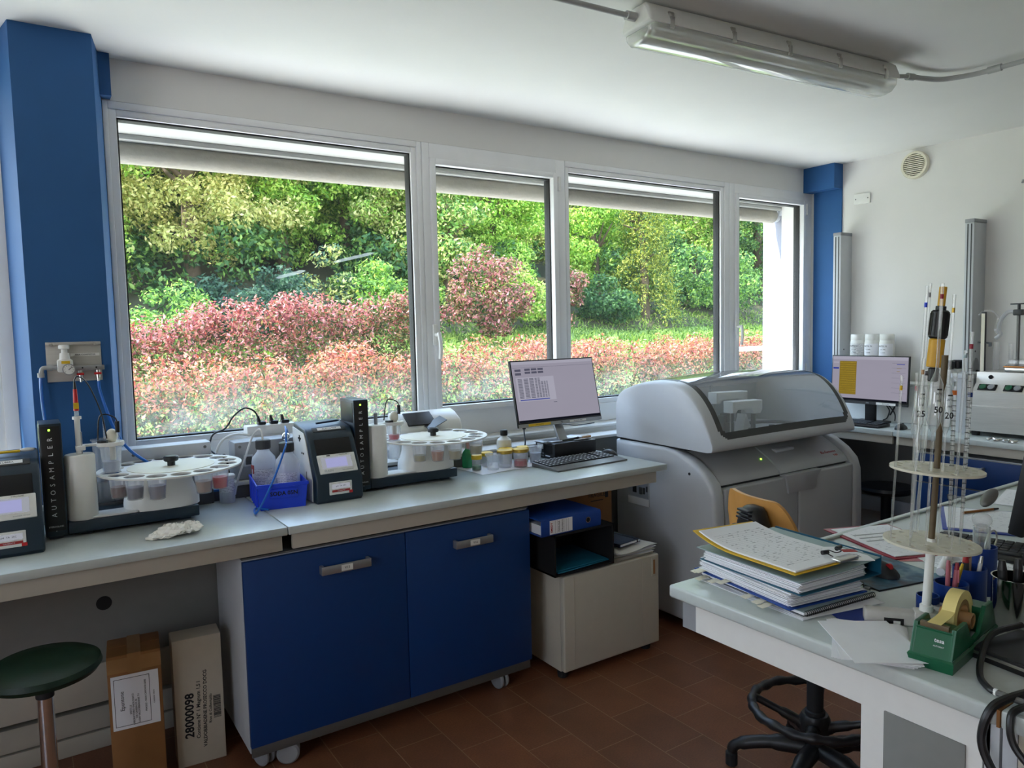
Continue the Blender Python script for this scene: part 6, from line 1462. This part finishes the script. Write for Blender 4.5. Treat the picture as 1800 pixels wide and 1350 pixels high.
pipette('thin pipette with a yellow band at the left rim of the stand', (-.090, 0, .558, -.09), ('yellow', .022), r=.0028)
pipette('volumetric pipette marked 25 with a blue band', (-.048, 0, .753, -.19), ('bin_blue', .036), (.445, .535, .0105), num='25')
pipette('tall pipette standing just behind the blue-banded one', (-.033, .020, .760, .1), ('grey_plastic', .02), r=.0028)
pipette('maroon-banded volumetric pipette marked 50', (-.035, -.040, .756, -.5), ('clip_red', .022), (.452, .556, .0140), num='50', r=.0034)
pipette('gold-banded volumetric pipette marked 20', (-.006, -.035, .734, -.47), ('gold', .028), (.449, .534, .0098), num='20')
pipette('beige-banded pipette with a small low bulb', (-.072, -.046, .598, .1), ('kraft_tape', .024), (.395, .428, .0060), r=.0029)
pipette('maroon-banded straight pipette on the far right of the stand', (.052, -.020, .657, -1.2), ('clip_red', .026), r=.0037, grad=True)
pipette('orange-banded graduated pipette at the back right of the stand', (.057, .030, .567, -2.2), ('orange', .040), r=.0048, grad=True)
pipette('dark-blue-banded graduated pipette at the right rim of the stand', (.068, .006, .565, -.56), ('organizer_blue', .040), r=.0046, grad=True)
pipette('plain greenish pipette right of the gold-banded one', (.008, -.062, .618, -.26), ('folder_grey', .006), r=.0034)
pipette('short plain pipette right of the centre rod', (.066, .045, .558, -2.2), ('folder_grey', .012), r=.0034)
pipette('pipette with a dark tip standing behind the one marked 50', (.003, .062, .570, -1.0), ('anth', .003), r=.0038)
pipette('pink-banded pipette with a slim bulb behind the centre rod', (-.022, .045, .563, -1.8), ('rose', .03), (.42, .48, .0075), r=.0030)
e = thing('pipette_filler', 'yellow pipette filler with a black ribbed grip standing among the pipettes', 'pipette filler', (0, 0, 0))
n_ = Vector((.5524, .8336, 0)); d_ = Vector((.8336, -.5524, 0))
e.matrix_world = Matrix.Translation(SB) @ SRL @ Matrix.Translation(d_*.004+n_*.075+Vector((0, 0, .1945))) @ Matrix.Rotation(R(2.5), 4, n_)
o = .1945
MB().cyl((0, 0, 0), (0, 0, .543-o), .0034).build('glass_tube', 'glass', e)
MB().cyl((0, 0, .543-o), (0, 0, .575-o), .0115, b=.003).build('nose', 'black_plastic', e)
MB().cyl((0, 0, .5755-o), (0, 0, .640-o), .0165, b=.002, n=24).build('body', 'pump_yellow', e)
g = MB().cyl((0, 0, .6405-o), (0, 0, .705-o), .0190, b=.004, n=24).cyl((0, 0, .705-o), (0, 0, .714-o), .011)
for k in range(16): a = 2*math.pi*k/16; g.box(-.0012, .0012, .0185, .0200, .648-o, .698-o, M=Matrix.Rotation(a, 4, 'Z'))
g.build('grip', 'black_plastic', e); MB().cyl((0, 0, .7145-o), (0, 0, .758-o), .0080, b=.001).build('plunger', 'pump_yellow', e)

# ---- tape dispenser
e = thing('tape_dispenser', 'dark green desk tape dispenser at the desk edge by the stand', 'tape dispenser', (1.572, .742, BT), R(8))
Lh, Wh = .135, .042
b = MB()
def ring_(z, dx0, dx1, dy): return [(-Lh+dx0, -Wh+dy, z), (Lh-dx1, -Wh+dy, z), (Lh-dx1, Wh-dy, z), (-Lh+dx0, Wh-dy, z)]
b.grid([ring_(0, .008, .006, .004), ring_(.024, 0, 0, 0)], closed=True); b.grid([ring_(.024, 0, 0, 0), ring_(.028, .003, .003, .003)], closed=True)
# cheeks with the U cut for the roll, and the front block
prof = [(-Lh+.003, .028), (-Lh+.024, .084), (-.052, .084), (-.028, .048), (-.005, .036), (.025, .040), (.055, .080), (.062, .086), (Lh-.032, .086), (Lh-.003, .028)]
for s_ in (-1, 1):
    ys = (s_*(Wh-.003), s_*(Wh-.012)); t0, t1 = min(ys), max(ys); b.prism([(p[0], p[1]) for p in prof], t0, t1, ax='y', b=.002)
b.box(-Lh+.02, -.062, -Wh+.01, Wh-.01, .03, .076).box(.062, Lh-.03, -Wh+.01, Wh-.01, .03, .080)
b.grid([[(-Lh+.003, -Wh+.004, .028), (-Lh+.003, Wh-.004, .028)], [(-Lh+.022, -Wh+.006, .078), (-Lh+.022, Wh-.006, .078)]])
b.build('body', 'tape_green', e, ang=30)
M = Matrix.Translation((-Lh+.0115, 0, .0535)) @ Matrix.Rotation(R(-90), 4, 'Z') @ Matrix.Rotation(R(70), 4, 'X')
MB().text('tesa', .011, M @ Matrix.Translation((.012, .006, .0005)), bold=.0002).text('AUTOMAT', .004, M @ Matrix.Translation((.012, -.005, .0005))).build('lettering', 'ink_white', e)
MB().box(-Lh+.020, -Lh+.030, -.026, .026, .078, .088, b=.001).build('cutter', 'rod_brown', e)
Mr = Matrix.Translation((.012, 0, .066)) @ Matrix.Rotation(R(90), 4, 'X')
r_ = MB().lathe([(.040, -.0125), (.058, -.0125), (.058, .0125), (.040, .0125)], n=48, close=True, M=Mr).build('tape_roll', 'tape_cream', e)
MB().lathe([(.030, -.012), (.0397, -.012), (.0397, .012), (.030, .012)], n=40, close=True, M=Mr, m=0).lathe([(.012, -.03), (.016, -.03), (.016, .03), (.012, .03)], n=20, close=True, M=Mr).box(-.030, .030, -.005, .005, -.004, .004, M=Mr).box(-.005, .005, -.030, .030, -.004, .004, M=Mr).build('core', 'kraft_tape', r_)
MB().sheet(.095, .025, lambda x, y: .012*(x > 0)*(x/.047)**2, nx=10, ny=2, th=.0004, M=Matrix.Translation((-.068, 0, .0885))).build('tape_tongue', 'tape_cream', e)
# ---- white pot, organizer with pens
e = thing('white_pot', 'small round white pot with a lid behind the tape dispenser', 'pot', (1.700, .838, BT)); 
MB().cyl((0, 0, 0), (0, 0, .022), .026).build('body', 'white_plastic', e); MB().cyl((0, 0, .0225), (0, 0, .034), .029, b=.003).box(-.008, .008, -.004, .004, .034, .035, m=1).build('lid', ['white_plastic', 'grey_plastic'], e)
OY = .862
e = thing('pen_organizer', 'blue desk organizer of four joined round tubes behind the tape dispenser', 'pen holder', (1.80, OY, BT))
for x, y, r_, h in ((1.880-1.80+.082, .005, .034, .118), (1.80-1.80+.067, -.012, .036, .088), (-.024, -.014, .036, .070), (-.092, .004, .024, .050)):
    t = MB(); t.lathe([(0, 0), (r_, 0), (r_, h), (r_-.0025, h), (r_-.0025, .004), (0, .004)], n=32, M=Matrix.Translation((x, y, 0))); t.build('tube', 'organizer_blue', e)
def pen(kind, label, p0, p1, r, c1, c2=None, c3=None):
    p0, p1 = Vector(p0), Vector(p1); d = p1-p0
    e = thing(kind, label, kind.split('_')[-1], p0)
    bw(MB().cyl(p0, p0+d*.85, r, n=12), 'barrel', c1, e); bw(MB().cyl(p0+d*.852, p1, r*1.05, r*.7, n=12), 'cap', c2 or c1, e)
    if c3: bw(MB().box(-.001, .001, 0, .004, 0, .03, M=Matrix.Translation(p0+d*.6+Vector((0, -r-.003, 0)))), 'pocket_clip', c3, e)
    return e
zb = BT+.0045
pen('red_pen', 'pinkish transparent pen in the short blue tube', (1.770, .842, zb), (1.782, .838, BT+.118), .0055, 'rose', 'clip_red', 'rose')
pen('red_pen', 'second pinkish pen leaning in the short blue tube', (1.762, .850, zb), (1.770, .852, BT+.122), .0052, 'rose', 'rose')
pen('pencil', 'yellow pencil leaning in the short blue tube', (1.775, .85, zb), (1.815, .842, BT+.108), .004, 'yellow', 'yellow')
pen('marker', 'grey marker with a red cap in the middle blue tube', (1.850, .850, zb), (1.838, .846, BT+.124), .007, 'dark_grey', 'ink_red')
pen('silver_pen', 'white-silver pen in the middle blue tube', (1.875, .843, zb), (1.885, .832, BT+.115), .0048, 'white_plastic', 'steel')
pen('pencil', 'short yellow pencil in the smallest blue tube', (1.705, .868, zb), (1.712, .872, BT+.085), .004, 'yellow', 'yellow')
e = thing('wooden_spatula', 'flat beige wooden clamp with red lettering in the middle blue tube', 'spatula', (1.870, .858, zb))
MB().box(-.016, .016, -.005, .005, .0, .145, b=.004).build('blade', 'skin_wood', e); MB().text('ESTI', .014, TF(0, -.0055, .115, roll=90)).build('lettering', 'ink_red', e)
e = thing('glass_cylinder', 'glass cylinder with a round stopper in the tall blue tube', 'glass cylinder', (1.950, .862, zb))
MB().lathe([(0, 0), (.019, 0), (.019, .165), (.017, .165), (.017, .003), (0, .003)], n=24).build('tube', 'glass', e); MB().ball((0, 0, .182), .022, .022, .018).cyl((0, 0, .155), (0, 0, .17), .012).build('stopper', 'clear_plastic', e)
e = thing('steel_spoon', 'dark metal scoop with a ring handle in the tall blue tube', 'spoon', (1.968, .866, zb))
MB().ball((.055, .0, .172), .036, .016, .012, M=Matrix.Rotation(R(-28), 4, 'Y') @ Matrix.Translation((.075, 0, .02))).build('scoop', 'alu_dark', e); MB().tube([(.004, 0, .01), (.01, 0, .10), (.03, 0, .14)], .003, n=8).tube([(.035+.022*math.cos(a), -.006, .125+.022*math.sin(a)) for a in np.linspace(0, 2*math.pi, 14, endpoint=False)], .002, n=6, smooth=2, closed=True).build('handle', 'steel', e)
# steel cup with pens
e = thing('steel_cup', 'polished steel pen cup at the photo edge beside the tape dispenser', 'cup', (1.795, .722, BT))
MB().lathe([(0, 0), (.044, 0), (.046, .003), (.046, .112), (.047, .114), (.044, .114), (.044, .005), (0, .004)], n=40).build('shell', 'chrome', e)
pen('black_marker', 'thick black marker upright in the steel cup', (1.775, .735, zb), (1.775, .742, BT+.150), .009, 'black_plastic', 'black_plastic')
pen('black_marker', 'second thick black marker in the steel cup, nearer the photo edge', (1.805, .722, zb), (1.812, .725, BT+.150), .009, 'black_plastic', 'black_plastic')
pen('orange_pen', 'orange-tipped pen leaning in the steel cup', (1.790, .705, zb), (1.802, .698, BT+.125), .005, 'white_plastic', 'orange')
# ---- mouse, pad, clipboards, keyboard, screen
tag(MB().box(-.12, .12, -.10, .10, 0, .003, b=.001, m=0).box(-.117, .117, -.097, .097, .003, .0034, m=1).build('mouse_pad', ['black_matt', 'mouse_print'], None, (1.905, 1.088, BT+.0002), (0, 0, R(-12))), 'dark mouse pad with a blue-grey picture on the desk', 'mouse pad')
e = thing('desk_mouse', 'black mouse with a red scroll wheel on the pad', 'mouse', (1.888, 1.085, BT+.0038), R(170)); mouse_body(e, 'anth', 'red')
e = thing('red_clipboard', 'dark red clipboard with a shaded printed table at the far desk edge', 'clipboard', (2.205, 1.235, BT+.0003), R(-22))
MB().box(-.118, .118, -.165, .165, 0, .004, b=.001).build('board', 'clip_red', e); MB().sheet(.21, .297, lambda a, b: .0035*max(0, -b*6)**2*0+.002, nx=4, ny=6, th=.002, M=Matrix.Translation((0, -.004, .003))).build('pages', 'paper', e)
MB().sheet(.208, .295, lambda a, b: .0005, nx=4, ny=6, th=.0004, M=Matrix.Translation((0, -.004, .0066))).build('top_page', 'page_faint', e)
l = MB()
for k in range(3): l.box(-.085, .085, .055-k*.032, .064-k*.032, .0074, .0078)
l.build('grey_rows', 'grey_plastic', e)
tag(MB().sheet(.21, .297, lambda a, b: .0008+.0006*math.sin(a*12), nx=6, ny=6, th=.001).build('pink_sheet', 'rose', None, (2.215, 1.165, BT+.0001), (0, 0, R(-38))), 'pinkish sheet under the red clipboard', 'paper')
tag(MB().sheet(.21, .25, lambda a, b: .0010, nx=4, ny=6, th=.0012).build('printed_sheet', 'page_text', None, (2.18, 1.02, BT+.0003), (0, 0, R(-30))), 'printed sheet lying between the red clipboard and the pen tubes', 'paper')
tag(MB().tube([(0, -.10, .012), (0, 0, .012), (0, .10, .012)], .011, n=12, smooth=0).build('rolled_sheet', 'paper', None, (2.09, 1.015, BT+.002), (0, 0, R(-70))), 'curled end of a white page below the lower disc of the stand', 'paper')
e = thing('blue_clipboard', 'blue clipboard with printed sheets beyond the pipette stand', 'clipboard', (2.66, 1.178, BT+.0003), R(-62))
MB().box(-.118, .118, -.165, .165, 0, .004, b=.001).build('board', 'clip_blue', e); MB().sheet(.21, .297, lambda a, b: .001, nx=4, ny=6, th=.002, M=Matrix.Translation((0, 0, .0035))).build('pages', 'paper', e); MB().sheet(.208, .295, lambda a, b: .0004, nx=4, ny=6, th=.0004, M=Matrix.Translation((0, 0, .0062))).build('top_page', 'page_faint', e)
pen('desk_pen', 'thin dark pen lying across the blue clipboard', (2.68, 1.245, BT+.0125), (2.83, 1.20, BT+.0125), .0045, 'copper', 'black_plastic')
tag(MB().sheet(.21, .297, lambda a, b: .0008, nx=4, ny=4, th=.0014).build('note_sheet', 'page_faint', None, (3.11, 1.20, BT+.0003), (0, 0, R(-75))), 'white sheet with a yellowish spot near the far rim of the desk', 'paper')
keyb('keyboard', 'black desk keyboard partly hidden by the pen cups at the photo edge', (2.33, .93, BT), R(-78), .44, .145, .012, legend=False)
e = thing('desk_monitor', 'black back edge of a monitor standing on the near desk at the photo edge', 'monitor', (2.715, 1.0, BT), R(180))
Mt = Matrix.Translation((0, 0, .03)) @ Matrix.Rotation(R(-9), 4, 'X')
MB().box(-.27, .27, -.012, .030, .0, .345, b=.006, M=Mt).box(-.13, .13, .03, .06, .06, .26, b=.02, M=Mt).build('casing', 'black_plastic', e)
MB().box(-.262, .262, -.0135, -.0115, .02, .337, M=Mt).build('screen', 'black_matt', e)
MB().box(-.10, .10, -.08, .10, 0, .012, b=.004).box(-.03, .03, .072, .09, .012, .2, b=.004).build('stand', 'black_plastic', e)
# ---- cables and small black box at the desk end
e = thing('external_drive', 'glossy black external drive box lying by the tape dispenser', 'drive', (1.640, .640, BT), R(-8))
MB().box(-.085, .085, -.06, .06, .0005, .024, b=.003).build('case', 'black_plastic', e); MB().box(-.087, -.083, -.055, .05, .012, .018, b=.001).build('trim', 'steel', e); MB().box(-.08, .08, -.055, .055, .0235, .0245).build('lid', 'anth', e)
tag(MB().tube([(1.70, .67, BT+.045), (1.62, .69, BT+.040), (1.54, .675, BT+.020), (1.475, .648, BT+.008), (1.440, .617, BT+.007), (1.435, .605, BT+.007)], .006, n=10).cyl((1.436, .606, BT+.007), (1.434, .600, BT+.007), .0065, m=1).tube([(1.434, .60, BT+.007), (1.432, .575, BT+.0075), (1.43, .55, BT+.009)], .0062, m=2, n=10).build('monitor_lead', ['black_plastic', 'white_plastic', 'alu_dark']), 'black lead with a white collar curving along the desk seam', 'cable')
tag(MB().tube([(1.60, .50, BT+.02), (1.50, .555, BT+.012), (1.42, .578, BT+.010), (1.382, .590, BT-.005), (1.372, .598, .84), (1.371, .585, .80), (1.372, .555, .765), (1.373, .50, .735), (1.374, .40, .72)], .0075, n=10).build('hanging_cable', 'black_plastic'), 'thick black cable hanging over the desk end in a wide loop', 'cable')
tag(MB().tube([(1.58, .44, BT+.016), (1.48, .52, BT+.010), (1.40, .552, BT+.009), (1.378, .556, BT-.01), (1.373, .545, .845), (1.374, .50, .81), (1.375, .43, .79)], .0062, n=10).build('hanging_cable', 'black_plastic'), 'thinner black cable hanging over the desk end inside the wide loop', 'cable')
